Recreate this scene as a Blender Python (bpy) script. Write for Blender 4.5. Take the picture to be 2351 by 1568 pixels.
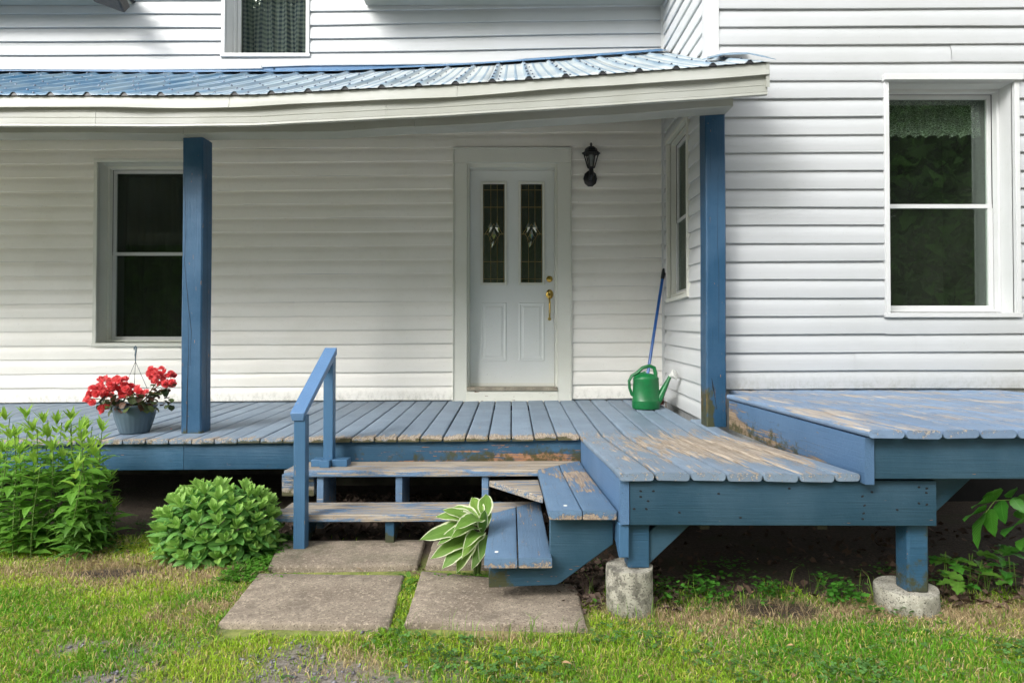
import bpy, bmesh, math, random
import numpy as np
from mathutils import Vector, Matrix, Euler
random.seed(7); rng = np.random.default_rng(7)
for o in list(bpy.data.objects): bpy.data.objects.remove(o)
scene = bpy.context.scene
COL = scene.collection
rad = math.radians

# ------------------------------------------------------------------ camera, sky, sun, exposure
H = 1.12; PITCH = rad(0.8); F = 1400.0; CX, CY = 1175.5, 784.0
cam_d = bpy.data.cameras.new('camera'); cam = bpy.data.objects.new('camera', cam_d); COL.objects.link(cam)
cam.location = (0, 0, H); cam.rotation_euler = (rad(90) + PITCH, 0, 0)
cam_d.sensor_width = 36; cam_d.lens = 36 * F / 2351.0; cam_d.clip_start = 0.05; cam_d.clip_end = 500
scene.camera = cam
SUN_EL, SUN_AZ = rad(34), rad(34)          # azimuth: degrees to the left of the direction facing the facade
world = bpy.data.worlds.new('World'); scene.world = world; world.use_nodes = True
wn = world.node_tree; wn.nodes.clear()
wo = wn.nodes.new('ShaderNodeOutputWorld'); bg = wn.nodes.new('ShaderNodeBackground')
sky = wn.nodes.new('ShaderNodeTexSky'); sky.sky_type = 'NISHITA'; sky.sun_disc = False
sky.sun_elevation = SUN_EL; sky.sun_rotation = math.pi + SUN_AZ; sky.dust_density = 3.0; sky.air_density = 1.0
hs = wn.nodes.new('ShaderNodeHueSaturation'); hs.inputs['Saturation'].default_value = 0.13
wn.links.new(sky.outputs[0], hs.inputs['Color']); wn.links.new(hs.outputs[0], bg.inputs['Color'])
bg.inputs['Strength'].default_value = 0.15; wn.links.new(bg.outputs[0], wo.inputs['Surface'])
sl = bpy.data.lights.new('sun', 'SUN'); sun = bpy.data.objects.new('sun', sl); COL.objects.link(sun)
sl.energy = 1.0; sl.angle = rad(27); sl.color = (1.0, 0.965, 0.91)
sd = Vector((-math.sin(SUN_AZ) * math.cos(SUN_EL), -math.cos(SUN_AZ) * math.cos(SUN_EL), math.sin(SUN_EL)))
sun.rotation_euler = sd.to_track_quat('Z', 'Y').to_euler(); sun.location = sd * 30
scene.view_settings.view_transform = 'Standard'; scene.view_settings.look = 'None'
scene.view_settings.exposure = 1.55; scene.view_settings.gamma = 1; scene.view_settings.use_curve_mapping = False

def P(px, py, Y):
    a = (px - CX) / F; b = (CY - py) / F
    dy = math.cos(PITCH) - b * math.sin(PITCH); dz = math.sin(PITCH) + b * math.cos(PITCH)
    t = Y / dy
    return Vector((a * t, Y, H + dz * t))
def XA(px, Y): return (px - CX) / F * Y

# ------------------------------------------------------------------ node helpers
class NT:
    def __init__(s, name):
        s.m = bpy.data.materials.new(name); s.m.use_nodes = True; s.t = s.m.node_tree; s.t.nodes.clear()
        s.out = s.t.nodes.new('ShaderNodeOutputMaterial')
        s.geo = s.t.nodes.new('ShaderNodeNewGeometry')
    def n(s, t, **k):
        nd = s.t.nodes.new('ShaderNode' + t)
        for a, b in k.items(): setattr(nd, a, b)
        return nd
    def set(s, sock, v):
        if isinstance(v, bpy.types.NodeSocket): s.t.links.new(v, sock)
        elif v is not None:
            if sock.type == 'RGBA' and len(v) == 3: v = (*v, 1)
            sock.default_value = v
    def math(s, op, a, b=0.0, c=0.0, clamp=False):
        nd = s.n('Math', operation=op, use_clamp=clamp)
        for i, v in enumerate((a, b, c)): s.set(nd.inputs[i], v)
        return nd.outputs[0]
    def mix(s, f, a, b):
        nd = s.n('Mix', data_type='RGBA'); s.set(nd.inputs[0], f); s.set(nd.inputs[6], a); s.set(nd.inputs[7], b)
        return nd.outputs[2]
    def step(s, v, lo, hi, a=0.0, b=1.0):
        nd = s.n('MapRange', interpolation_type='SMOOTHSTEP'); s.set(nd.inputs[0], v)
        for i, x in enumerate((lo, hi, a, b)): nd.inputs[i + 1].default_value = x
        return nd.outputs[0]
    def pos(s, scale=(1, 1, 1), rnd=0.0, obj=False):
        src = s.n('TexCoord').outputs['Object'] if obj else s.geo.outputs['Position']
        mp = s.n('Mapping'); mp.inputs['Scale'].default_value = scale; s.set(mp.inputs['Vector'], src)
        if rnd:
            oi = s.n('ObjectInfo'); m = s.math('MULTIPLY', oi.outputs['Random'], rnd); s.set(mp.inputs['Location'], m)
        return mp.outputs[0]
    def noise(s, vec, scale, detail=4, rough=0.55, dist=0.0):
        nd = s.n('TexNoise'); s.set(nd.inputs['Vector'], vec); nd.inputs['Scale'].default_value = scale
        nd.inputs['Detail'].default_value = detail; nd.inputs['Roughness'].default_value = rough
        nd.inputs['Distortion'].default_value = dist
        return nd.outputs['Fac']
    def attr(s, name, out='Fac'):
        nd = s.n('Attribute', attribute_name=name); return nd.outputs[out]
    def bump(s, h, strength=0.3, dist=0.002, normal=None):
        nd = s.n('Bump'); nd.inputs['Strength'].default_value = strength; nd.inputs['Distance'].default_value = dist
        s.set(nd.inputs['Height'], h)
        if normal is not None: s.set(nd.inputs['Normal'], normal)
        return nd.outputs[0]
    def bsdf(s, col, rough=0.6, normal=None, **k):
        b = s.n('BsdfPrincipled'); s.set(b.inputs['Base Color'], col); s.set(b.inputs['Roughness'], rough)
        if normal is not None: s.set(b.inputs['Normal'], normal)
        for a, v in k.items(): s.set(b.inputs[a.replace('_', ' ')], v)
        s.t.links.new(b.outputs[0], s.out.inputs['Surface']); return b
def bright(t, rnd_amt=0.1):   # per-object brightness multiplier
    oi = t.n('ObjectInfo'); return t.math('MULTIPLY_ADD', oi.outputs['Random'], 2 * rnd_amt, 1 - rnd_amt)
def mulcol(t, c, f):
    nd = t.n('VectorMath', operation='SCALE'); t.set(nd.inputs[0], c); t.set(nd.inputs['Scale'], f); return nd.outputs[0]

# ------------------------------------------------------------------ materials
def vinyl(name, col, grain_axis='x', dirt=0.12, rough=0.42, splash=None):
    t = NT(name)
    sc = {'x': (4, 60, 60), 'y': (60, 4, 60), 'z': (60, 60, 4)}[grain_axis]
    g = t.noise(t.pos(sc), 6, 3)
    big = t.noise(t.pos((1, 1, 1)), 1.7, 4)
    fine = t.noise(t.pos((1, 1, 3)), 22, 5, 0.7)
    sp = t.step(t.noise(t.pos((1, 1, 1)), 90, 2), 0.735, 0.76)
    d = t.math('MULTIPLY', t.step(big, 0.4, 0.7), dirt)
    c = t.mix(d, col, (col[0] * 0.62, col[1] * 0.62, col[2] * 0.5))
    c = t.mix(t.math('MULTIPLY', t.step(fine, 0.55, 0.75), dirt * 0.8), c, (0.35, 0.36, 0.28))
    c = t.mix(t.math('MULTIPLY', sp, 0.45), c, (0.10, 0.08, 0.06))
    if splash is not None:
        sz = t.n('SeparateXYZ'); t.set(sz.inputs[0], t.geo.outputs['Position'])
        k = t.math('MULTIPLY', t.step(sz.outputs[2], splash - .02, splash + .17, 1, 0), t.step(t.noise(t.pos((1, 1, .6)), 26, 5, .75), .42, .66))
        c = t.mix(t.math('MULTIPLY', k, .38), c, (0.17, 0.17, 0.12))
    c = mulcol(t, c, bright(t, 0.02))
    wob = t.noise(t.pos((1, 1, 1)), 5, 2)
    nrm = t.bump(t.math('ADD', t.math('MULTIPLY', g, 0.25), t.math('MULTIPLY', wob, 2.0)), 0.35, 0.0025)
    t.bsdf(c, rough, nrm); return t.m
def paint(name, col, axis='x', thr=0.62, wood=(0.44, 0.34, 0.23), wood2=(0.25, 0.19, 0.14), rough=0.5, soft=0.06, cracks=0.5, fade=0.25):
    """painted timber: 'wear' attribute brings out bare wood, 'moss' greens it"""
    t = NT(name)
    sc = {'x': (1.0, 7, 7), 'y': (7, 1.0, 7), 'z': (7, 7, 1.0)}[axis]
    sg = {'x': (1.2, 40, 40), 'y': (40, 1.2, 40), 'z': (40, 40, 1.2)}[axis]
    n1 = t.noise(t.pos(sc, 17), 3.2, 6, 0.68, 0.4)
    n2 = t.noise(t.pos(sg, 5), 3.0, 5, 0.6, 0.6)
    n3 = t.noise(t.pos((1, 1, 1), 3), 60, 4, 0.7)
    w = t.attr('wear'); ms = t.attr('moss')
    v = t.math('ADD', t.math('MULTIPLY', n1, 0.52), t.math('MULTIPLY', n2, 0.33))
    v = t.math('ADD', v, t.math('MULTIPLY', n3, 0.15))
    v = t.math('ADD', v, t.math('MULTIPLY', w, 0.5))
    chip = t.step(t.math('ADD', t.noise(t.pos(sc, 11), 11, 3, 0.6), t.math('MULTIPLY', w, 0.12)), 0.715, 0.735)
    mask = t.math('MAXIMUM', t.step(v, thr, thr + soft), chip)
    wc = t.mix(t.step(n2, 0.35, 0.65), wood2, wood)
    wc = t.mix(t.math('MULTIPLY', t.step(n3, 0.6, 0.72), 0.5), wc, (0.18, 0.07, 0.03))
    # faded, slightly mottled paint
    f1 = t.noise(t.pos((1, 1, 1), 9), 4.5, 5, 0.6)
    pc = t.mix(t.math('MULTIPLY', t.step(f1, 0.3, 0.75), fade), col, tuple(min(1, c * 1.5 + 0.05) for c in col))
    pc = t.mix(t.math('MULTIPLY', t.step(n2, 0.62, 0.72), cracks), pc, tuple(c * 0.45 for c in col))
    pc = mulcol(t, pc, bright(t, 0.10))
    c = t.mix(mask, pc, wc)
    mm = t.math('MULTIPLY', t.step(t.math('ADD', t.noise(t.pos((1, 1, 1), 2), 14, 6, 0.7), t.math('MULTIPLY', ms, 0.5)), 0.66, 0.82), 0.9)
    c = t.mix(mm, c, (0.055, 0.055, 0.018))
    # thin dark rim where paint ends
    edge = t.math('MULTIPLY', t.step(v, thr - 0.012, thr), t.step(v, thr, thr + 0.012, 1, 0))
    c = t.mix(t.math('MULTIPLY', edge, 0.55), c, tuple(x * 0.4 for x in col))
    h = t.math('ADD', t.math('MULTIPLY', mask, -0.6), t.math('MULTIPLY', n2, 0.8))
    h = t.math('ADD', h, t.math('MULTIPLY', n3, 0.35))
    nrm = t.bump(h, 0.8, 0.004)
    t.bsdf(c, t.math('MULTIPLY_ADD', mask, 0.3, rough), nrm, Specular_IOR_Level=0.32); return t.m
def simple(name, col, rough=0.5, var=0.15, scale=8, bump=0.15, spots=None, **k):
    t = NT(name)
    n = t.noise(t.pos(), scale, 5, 0.6)
    c = t.mix(t.math('MULTIPLY', t.step(n, 0.3, 0.7), 1.0), tuple(x * (1 - var) for x in col), tuple(min(1, x * (1 + var)) for x in col))
    if spots: c = t.mix(t.math('MULTIPLY', t.step(t.noise(t.pos(), scale * 5, 4, 0.7), 0.58, 0.66), 0.8), c, spots)
    nrm = t.bump(t.noise(t.pos(), scale * 8, 3), bump, 0.002)
    t.bsdf(c, rough, nrm, **k); return t.m
def leafmat(name, c1, c2, trans=0.35, rough=0.45, margin=None, vein=0.25, young=None):
    t = NT(name)
    uv = t.n('UVMap').outputs[0]; sep = t.n('SeparateXYZ'); t.set(sep.inputs[0], uv)
    u = t.math('ABSOLUTE', sep.outputs[0]); v = sep.outputs[1]
    oi = t.n('ObjectInfo')
    c = t.mix(oi.outputs['Random'], c1, c2)
    if young is not None:
        c = t.mix(t.attr('young'), c, young)
    c = t.mix(t.math('MULTIPLY', t.step(u, 0.0, 0.07, 1, 0), vein), c, tuple(min(1, x * 1.9 + 0.03) for x in c2))
    # side veins
    sv = t.math('SINE', t.math('MULTIPLY', t.math('SUBTRACT', v, t.math('MULTIPLY', u, 0.22)), 70.0))
    if margin is not None:
        ns = t.noise(t.pos(), 30, 3)
        e = t.math('ADD', u, t.math('MULTIPLY', t.math('SUBTRACT', ns, 0.5), 0.35))
        c = t.mix(t.step(e, 0.76, 0.84), c, margin)
        par = t.math('SINE', t.math('MULTIPLY', u, 26.0)); sv = par
        c = t.mix(t.math('MULTIPLY', t.step(par, 0.55, 1.0), 0.30), c, tuple(x * 0.55 for x in c1))
    bn = t.bump(t.math('ADD', sv, t.math('MULTIPLY', t.noise(t.pos(), 40, 2), 2.0)), 0.25, 0.0015)
    c = t.mix(t.math('MULTIPLY', t.step(t.noise(t.pos(), 12, 4), 0.5, 0.8), 0.25), c, tuple(min(1, x * 1.5) for x in c1))
    b = t.n('BsdfPrincipled'); t.set(b.inputs['Base Color'], c); b.inputs['Roughness'].default_value = rough; t.set(b.inputs['Normal'], bn)
    b.inputs['Specular IOR Level'].default_value = 0.35
    tr = t.n('BsdfTranslucent'); t.set(tr.inputs['Color'], mulcol(t, c, 1.25))
    mx = t.n('MixShader'); mx.inputs[0].default_value = trans
    t.t.links.new(b.outputs[0], mx.inputs[1]); t.t.links.new(tr.outputs[0], mx.inputs[2]); t.t.links.new(mx.outputs[0], t.out.inputs['Surface'])
    return t.m
def colattr(name, rough=0.6, trans=0.3, spec=0.25):
    t = NT(name); c = t.attr('col', 'Color')
    b = t.n('BsdfPrincipled'); t.set(b.inputs['Base Color'], c); b.inputs['Roughness'].default_value = rough; b.inputs['Specular IOR Level'].default_value = spec
    tr = t.n('BsdfTranslucent'); t.set(tr.inputs['Color'], c)
    mx = t.n('MixShader'); mx.inputs[0].default_value = trans
    t.t.links.new(b.outputs[0], mx.inputs[1]); t.t.links.new(tr.outputs[0], mx.inputs[2]); t.t.links.new(mx.outputs[0], t.out.inputs['Surface'])
    return t.m

M = {}
M['siding'] = vinyl('white_vinyl', (0.45, 0.465, 0.475), splash=0.83)
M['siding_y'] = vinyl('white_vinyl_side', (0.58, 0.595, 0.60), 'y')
M['porch_siding_lifted'] = vinyl('porch_vinyl_lifted', (0.83, 0.81, 0.755), dirt=0.15, splash=0.64)  # lighter, warmer copy of the white vinyl; fill light put into the colour
M['trim'] = vinyl('white_trim', (0.56, 0.57, 0.57), 'z', 0.15, 0.45)
M['casing'] = vinyl('cream_casing', (0.68, 0.685, 0.62), 'z', 0.2, 0.45)
M['fascia'] = vinyl('cream_fascia', (0.36, 0.37, 0.34), 'x', 0.35, 0.42)
M['door'] = vinyl('door_paint', (0.70, 0.725, 0.71), 'z', 0.10, 0.38)
M['deck'] = paint('deck_paint', (0.165, 0.22, 0.285), 'y', 0.600, wood=(0.46, 0.39, 0.31), wood2=(0.22, 0.175, 0.13), fade=0.35)
M['raised'] = paint('raised_deck_paint', (0.150, 0.220, 0.325), 'y', 0.595, wood=(0.45, 0.41, 0.36), wood2=(0.26, 0.22, 0.185), fade=0.35)
M['tread'] = paint('tread_paint', (0.11, 0.185, 0.29), 'x', 0.578, wood=(0.42, 0.37, 0.30), wood2=(0.22, 0.18, 0.135))
M['tread_y'] = paint('side_tread_paint', (0.105, 0.18, 0.28), 'y', 0.608, wood=(0.40, 0.32, 0.24), wood2=(0.22, 0.16, 0.12))
M['rim'] = paint('rim_paint', (0.022, 0.078, 0.140), 'x', 0.735, wood=(0.38, 0.2, 0.11), wood2=(0.25, 0.13, 0.07), fade=0.35, cracks=0.4)
M['rim_teal'] = paint('teal_rim_paint', (0.020, 0.062, 0.098), 'x', 0.80, wood=(0.38, 0.2, 0.11), wood2=(0.25, 0.13, 0.07), fade=0.3, cracks=0.3)
M['rim_y'] = paint('side_rim_paint', (0.075, 0.150, 0.265), 'y', 0.68, wood=(0.32, 0.24, 0.16), wood2=(0.18, 0.13, 0.09), fade=0.2)
M['post'] = paint('post_paint', (0.013, 0.058, 0.118), 'z', 0.745, wood=(0.42, 0.22, 0.10), wood2=(0.25, 0.14, 0.06), rough=0.42, fade=0.35, cracks=0.5)
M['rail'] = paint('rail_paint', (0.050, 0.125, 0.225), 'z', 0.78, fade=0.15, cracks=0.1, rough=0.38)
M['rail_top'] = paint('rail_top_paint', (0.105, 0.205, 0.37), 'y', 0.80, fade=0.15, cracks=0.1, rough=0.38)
M['crack'] = simple('crack_dark', (0.01, 0.012, 0.015), 0.9)
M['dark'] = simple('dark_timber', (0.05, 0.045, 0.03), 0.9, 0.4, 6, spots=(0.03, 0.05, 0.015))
M['interior'] = simple('room_dark', (0.030, 0.026, 0.022), 0.9)
M['black'] = simple('black_metal', (0.012, 0.013, 0.016), 0.35, 0.2)
M['brass'] = simple('brass', (0.55, 0.38, 0.10), 0.22, 0.2, 20, Metallic=1.0)
M['came'] = simple('brass_came', (0.42, 0.30, 0.12), 0.35, 0.1, Metallic=0.9)
M['steel'] = simple('screw_steel', (0.10, 0.12, 0.16), 0.4, Metallic=0.6)
M['flash_blue'] = simple('blue_flashing', (0.035, 0.13, 0.27), 0.4)
M['can'] = simple('green_plastic', (0.004, 0.135, 0.035), 0.38, 0.2, 9, 0.1, spots=(0.012, 0.085, 0.03))
M['rose'] = simple('white_plastic', (0.72, 0.72, 0.68), 0.4)
M['pole'] = simple('blue_pole', (0.012, 0.09, 0.32), 0.3)
M['brush'] = simple('red_brown', (0.10, 0.02, 0.012), 0.7)
M['pot'] = simple('slate_plastic', (0.075, 0.115, 0.145), 0.42, 0.12, 5)
M['soil'] = simple('soil', (0.03, 0.022, 0.015), 0.95, 0.4, 20, 0.6)
M['stem'] = simple('green_stem', (0.10, 0.17, 0.03), 0.5, 0.2)
M['stem_red'] = simple('brown_stem', (0.13, 0.07, 0.03), 0.6, 0.2)
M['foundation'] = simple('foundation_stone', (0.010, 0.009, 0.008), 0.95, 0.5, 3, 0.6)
M['frost'] = simple('lamp_glass', (0.22, 0.24, 0.23), 0.2)

def roofmat():
    t = NT('blue_roof_metal')
    n = t.noise(t.pos((9, 0.8, 1)), 3, 5, 0.65); b = t.noise(t.pos(), 1.3, 4)
    c = t.mix(t.step(n, 0.35, 0.7, 0, 0.75), (0.045, 0.145, 0.26), (0.25, 0.33, 0.37))
    c = t.mix(t.math('MULTIPLY', t.attr('wear'), t.step(b, 0.3, 0.65, 0.6, 1.0)), c, (0.46, 0.49, 0.48))
    c = t.mix(t.math('MULTIPLY', t.step(t.noise(t.pos(), 60, 4, 0.7), 0.62, 0.7), 0.5), c, (0.10, 0.09, 0.07))
    t.bsdf(c, t.math('MULTIPLY_ADD', n, 0.25, 0.22), t.bump(t.noise(t.pos((1, .3, 1)), 6, 3), 0.3, 0.004), Specular_IOR_Level=0.45); return t.m
M['roof'] = roofmat()
def glassmat(name, tint=(1, 1, 1), rough=0.0, bump=0.0, extra=0.0, mult=1.6):
    t = NT(name)
    fr = t.n('Fresnel'); t.set(fr.inputs['IOR'], t.math('MULTIPLY_ADD', t.geo.outputs['Backfacing'], 1 / 1.52 - 1.52, 1.52))
    gl = t.n('BsdfGlossy'); gl.inputs['Roughness'].default_value = rough; gl.inputs['Color'].default_value = (0.9, 1.0, 0.93, 1)
    tr = t.n('BsdfTransparent'); tr.inputs['Color'].default_value = (*tint, 1)
    nb = t.bump(t.noise(t.pos(), 2.0 if not bump else 90, 2), 0.05 if not bump else bump, 0.01 if not bump else 0.004)
    t.set(gl.inputs['Normal'], nb)
    df = t.n('BsdfDiffuse'); df.inputs['Color'].default_value = (0.20, 0.24, 0.19, 1)
    dust = t.math('MULTIPLY', t.step(t.noise(t.pos(), 160, 3, 0.8), 0.72, 0.78), 0.6)
    dust = t.math('ADD', dust, t.math('MULTIPLY', t.noise(t.pos(), 5, 4), 0.03 + extra))
    f = t.math('MULTIPLY_ADD', fr.outputs[0], mult, 0.0, clamp=True)
    m1 = t.n('MixShader'); t.set(m1.inputs[0], f); t.t.links.new(tr.outputs[0], m1.inputs[1]); t.t.links.new(gl.outputs[0], m1.inputs[2])
    m2 = t.n('MixShader'); t.set(m2.inputs[0], dust); t.t.links.new(m1.outputs[0], m2.inputs[1]); t.t.links.new(df.outputs[0], m2.inputs[2])
    t.t.links.new(m2.outputs[0], t.out.inputs['Surface']); return t.m
M['glass'] = glassmat('window_glass', (0.86, 0.92, 0.87))
M['screen'] = glassmat('insect_screen_glass', (0.6, 0.64, 0.6), extra=0.05, mult=0.8)
M['doorglass'] = glassmat('textured_door_glass', (0.5, 0.55, 0.45), 0.05, 0.9, 0.02)
def gingham():
    t = NT('gingham_cloth'); uv = t.n('UVMap').outputs[0]; sep = t.n('SeparateXYZ'); t.set(sep.inputs[0], uv)
    a = t.step(t.math('SINE', t.math('MULTIPLY', sep.outputs[0], 140.0)), -0.15, 0.15)
    b = t.step(t.math('SINE', t.math('MULTIPLY', sep.outputs[1], 140.0)), -0.15, 0.15)
    c = t.mix(t.math('MULTIPLY', t.math('ADD', a, b), 0.5), (0.50, 0.50, 0.56), (0.03, 0.05, 0.15))
    t.bsdf(c, 0.9); return t.m
M['gingham'] = gingham()
def lace():
    t = NT('lace_cloth')
    v = t.n('TexVoronoi'); v.inputs['Scale'].default_value = 38; v.feature = 'DISTANCE_TO_EDGE'; t.set(v.inputs['Vector'], t.pos((1, 1, 2.2)))
    f = t.step(t.math('ADD', v.outputs['Distance'], t.math('MULTIPLY', t.noise(t.pos(), 60, 3), 0.06)), 0.06, 0.12, 0.85, 0.28)
    tr = t.n('BsdfTransparent'); d = t.n('BsdfDiffuse'); d.inputs['Color'].default_value = (0.36, 0.40, 0.33, 1)
    m1 = t.n('MixShader'); t.set(m1.inputs[0], f); t.t.links.new(tr.outputs[0], m1.inputs[1]); t.t.links.new(d.outputs[0], m1.inputs[2])
    t.t.links.new(m1.outputs[0], t.out.inputs['Surface']); return t.m
M['lace'] = lace()
M['drape'] = simple('dark_drape', (0.05, 0.048, 0.042), 0.9, 0.3, 3)
def concrete(name, c1, c2, pit=(0.07, 0.055, 0.04), sc=1.0):
    t = NT(name)
    a = t.noise(t.pos(), 3 * sc, 6, 0.65); b = t.noise(t.pos(), 55 * sc, 5, 0.75); e = t.noise(t.pos(), 150 * sc, 3, 0.6)
    c = t.mix(t.step(a, 0.3, 0.7), c1, c2)
    c = t.mix(t.math('MULTIPLY', t.step(b, 0.52, 0.62), 0.75), c, tuple(min(1, x * 1.45) for x in c2))
    c = t.mix(t.math('MULTIPLY', t.step(e, 0.56, 0.64), 0.8), c, pit)
    c = t.mix(t.math('MULTIPLY', t.step(t.noise(t.pos(), 9 * sc, 6, .7), 0.50, 0.68), 0.55), c, tuple(x * .55 for x in c1))
    c = t.mix(t.math('MULTIPLY', t.attr('wear'), t.step(t.noise(t.pos(), 22, 5, .7), 0.45, 0.6)), c, pit)
    mg = t.math('MULTIPLY', t.attr('moss'), t.step(t.noise(t.pos(), 7, 6, .7), 0.40, 0.65))
    c = t.mix(mg, c, (0.055, 0.06, 0.025))
    t.bsdf(c, 0.9, t.bump(t.math('ADD', b, t.math('MULTIPLY', a, 2)), 0.8, 0.004)); return t.m
M['slab'] = concrete('slab_concrete', (0.20, 0.16, 0.12), (0.33, 0.275, 0.21))
M['pier'] = concrete('pier_concrete', (0.34, 0.32, 0.26), (0.50, 0.48, 0.40), (0.05, 0.045, 0.035), 0.8)

# ------------------------------------------------------------------ mesh / object helpers
def org(parent):
    while parent is not None and parent.parent is not None: parent = parent.parent
    return Vector(parent.location) if parent is not None else Vector((0, 0, 0))
class MB:
    def __init__(s): s.v = []; s.f = []; s.uv = None
    def add(s, vs, fs):
        b = len(s.v); s.v += [tuple(v) for v in vs]; s.f += [tuple(i + b for i in f) for f in fs]
    def box(s, x0, x1, y0, y1, z0, z1, M4=None):
        vs = [Vector((x, y, z)) for z in (z0, z1) for y in (y0, y1) for x in (x0, x1)]
        if M4 is not None: vs = [M4 @ v for v in vs]
        s.add(vs, [(0, 2, 3, 1), (4, 5, 7, 6), (0, 1, 5, 4), (2, 6, 7, 3), (0, 4, 6, 2), (1, 3, 7, 5)])
    def rings(s, rings, closed=True, caps=True):
        n = len(rings[0]); b = len(s.v)
        for r in rings: s.v += [tuple(v) for v in r]
        for i in range(len(rings) - 1):
            for j in range(n if closed else n - 1):
                k = (j + 1) % n
                s.f.append((b + i * n + j, b + i * n + k, b + (i + 1) * n + k, b + (i + 1) * n + j))
        if caps and closed:
            s.f.append(tuple(b + j for j in reversed(range(n)))); s.f.append(tuple(b + (len(rings) - 1) * n + j for j in range(n)))
    def tube(s, pts, rs, n=8, flat=1.0):
        pts = [Vector(p) for p in pts]
        if not isinstance(rs, (list, tuple)): rs = [rs] * len(pts)
        rings = []; up = None
        for i, p in enumerate(pts):
            d = (pts[min(i + 1, len(pts) - 1)] - pts[max(i - 1, 0)]).normalized()
            if up is None:
                up = Vector((0, 0, 1)) if abs(d.z) < 0.9 else Vector((1, 0, 0))
            a = d.cross(up).normalized(); up = a.cross(d).normalized()
            rings.append([p + (a * math.cos(2 * math.pi * k / n) + up * flat * math.sin(2 * math.pi * k / n)) * rs[i] for k in range(n)])
        s.rings(rings)
    def lathe(s, prof, c=(0, 0, 0), n=24, sx=1, sy=1, M4=None, caps=True):
        rings = []
        for r, z in prof:
            ring = [Vector((r * sx * math.cos(2 * math.pi * k / n), r * sy * math.sin(2 * math.pi * k / n), z)) for k in range(n)]
            if M4 is not None: ring = [M4 @ v for v in ring]
            else: ring = [v + Vector(c) for v in ring]
            rings.append(ring)
        s.rings(rings, True, caps)
def obj(name, mb, mat, parent=None, wear=None, moss=None, smooth=35, uv=None, at=None, bevel=0):
    off = Vector(at) if at is not None else org(parent)
    me = bpy.data.meshes.new(name)
    me.from_pydata([(v[0] - off.x, v[1] - off.y, v[2] - off.z) for v in mb.v], [], mb.f)
    bm = bmesh.new(); bm.from_mesh(me); bmesh.ops.recalc_face_normals(bm, faces=bm.faces); bm.to_mesh(me); bm.free()
    for nm, fn in (('wear', wear), ('moss', moss)):
        if fn is not None:
            a = me.attributes.new(nm, 'FLOAT', 'POINT')
            a.data.foreach_set('value', [max(0.0, min(1.0, fn(*v) if callable(fn) else fn)) for v in mb.v])
    if uv is not None:
        l = me.uv_layers.new(name='UVMap')
        for lp in me.loops: l.data[lp.index].uv = uv[lp.vertex_index]
    if smooth:
        me.shade_smooth(); me.set_sharp_from_angle(angle=rad(smooth))
    me.materials.append(M[mat] if isinstance(mat, str) else mat)
    o = bpy.data.objects.new(name, me); COL.objects.link(o)
    if parent is not None: o.parent = parent
    if at is not None: o.location = off - (org(parent) if parent is not None else Vector((0, 0, 0)))
    if bevel:
        md = o.modifiers.new('bevel', 'BEVEL'); md.width = bevel; md.segments = 2; md.limit_method = 'ANGLE'; md.angle_limit = rad(40)
    return o
def thing(name, label, cat, loc=(0, 0, 0), group=None):
    o = bpy.data.objects.new(name, None); COL.objects.link(o); o.location = loc; o.empty_display_size = 0.1
    o['label'] = label; o['category'] = cat
    if group: o['group'] = group
    return o
def tag(o, label=None, cat=None, group=None, kind=None):
    for k, v in (('label', label), ('category', cat), ('group', group), ('kind', kind)):
        if v: o[k] = v
    return o
def lerp(a, b, t): return a + (b - a) * t
def interp(x, pts): return float(np.interp(x, [p[0] for p in pts], [p[1] for p in pts]))

# value noise for masks
_N = rng.random((64, 64))
def vnoise(x, y, s=1.0, o=0.0):
    x = np.asarray(x) * s + o; y = np.asarray(y) * s + o * 1.7
    xi = np.floor(x).astype(int); yi = np.floor(y).astype(int); fx = x - xi; fy = y - yi
    fx = fx * fx * (3 - 2 * fx); fy = fy * fy * (3 - 2 * fy)
    g = lambda a, b: _N[a % 64, b % 64]
    return (g(xi, yi) * (1 - fx) + g(xi + 1, yi) * fx) * (1 - fy) + (g(xi, yi + 1) * (1 - fx) + g(xi + 1, yi + 1) * fx) * fy
def fbm(x, y, s=1.0, o=0.0): return (vnoise(x, y, s, o) * 0.55 + vnoise(x, y, s * 2.3, o + 7) * 0.3 + vnoise(x, y, s * 5.1, o + 13) * 0.15)

# ------------------------------------------------------------------ key dimensions
YW = 5.76      # porch wall
YWING = 4.48   # wing front wall
XS = 1.447     # wing side wall
SL = 0.0062    # the old house leans: everything level drops to the left
def zdeck(x, y):      # deck top
    zb = H - 0.474 + 0.0065 * x; zf = H - 0.563 + 0.0085 * x
    if y >= 4.0: return lerp(zf, zb, (y - 4.0) / (YW - 4.0))
    t = (4.0 - y) / 1.47
    return lerp(zf, H - 0.507 - 0.004 * (x - .45), t * t * (3 - 2 * t) * .5 + t * .5)

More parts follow.
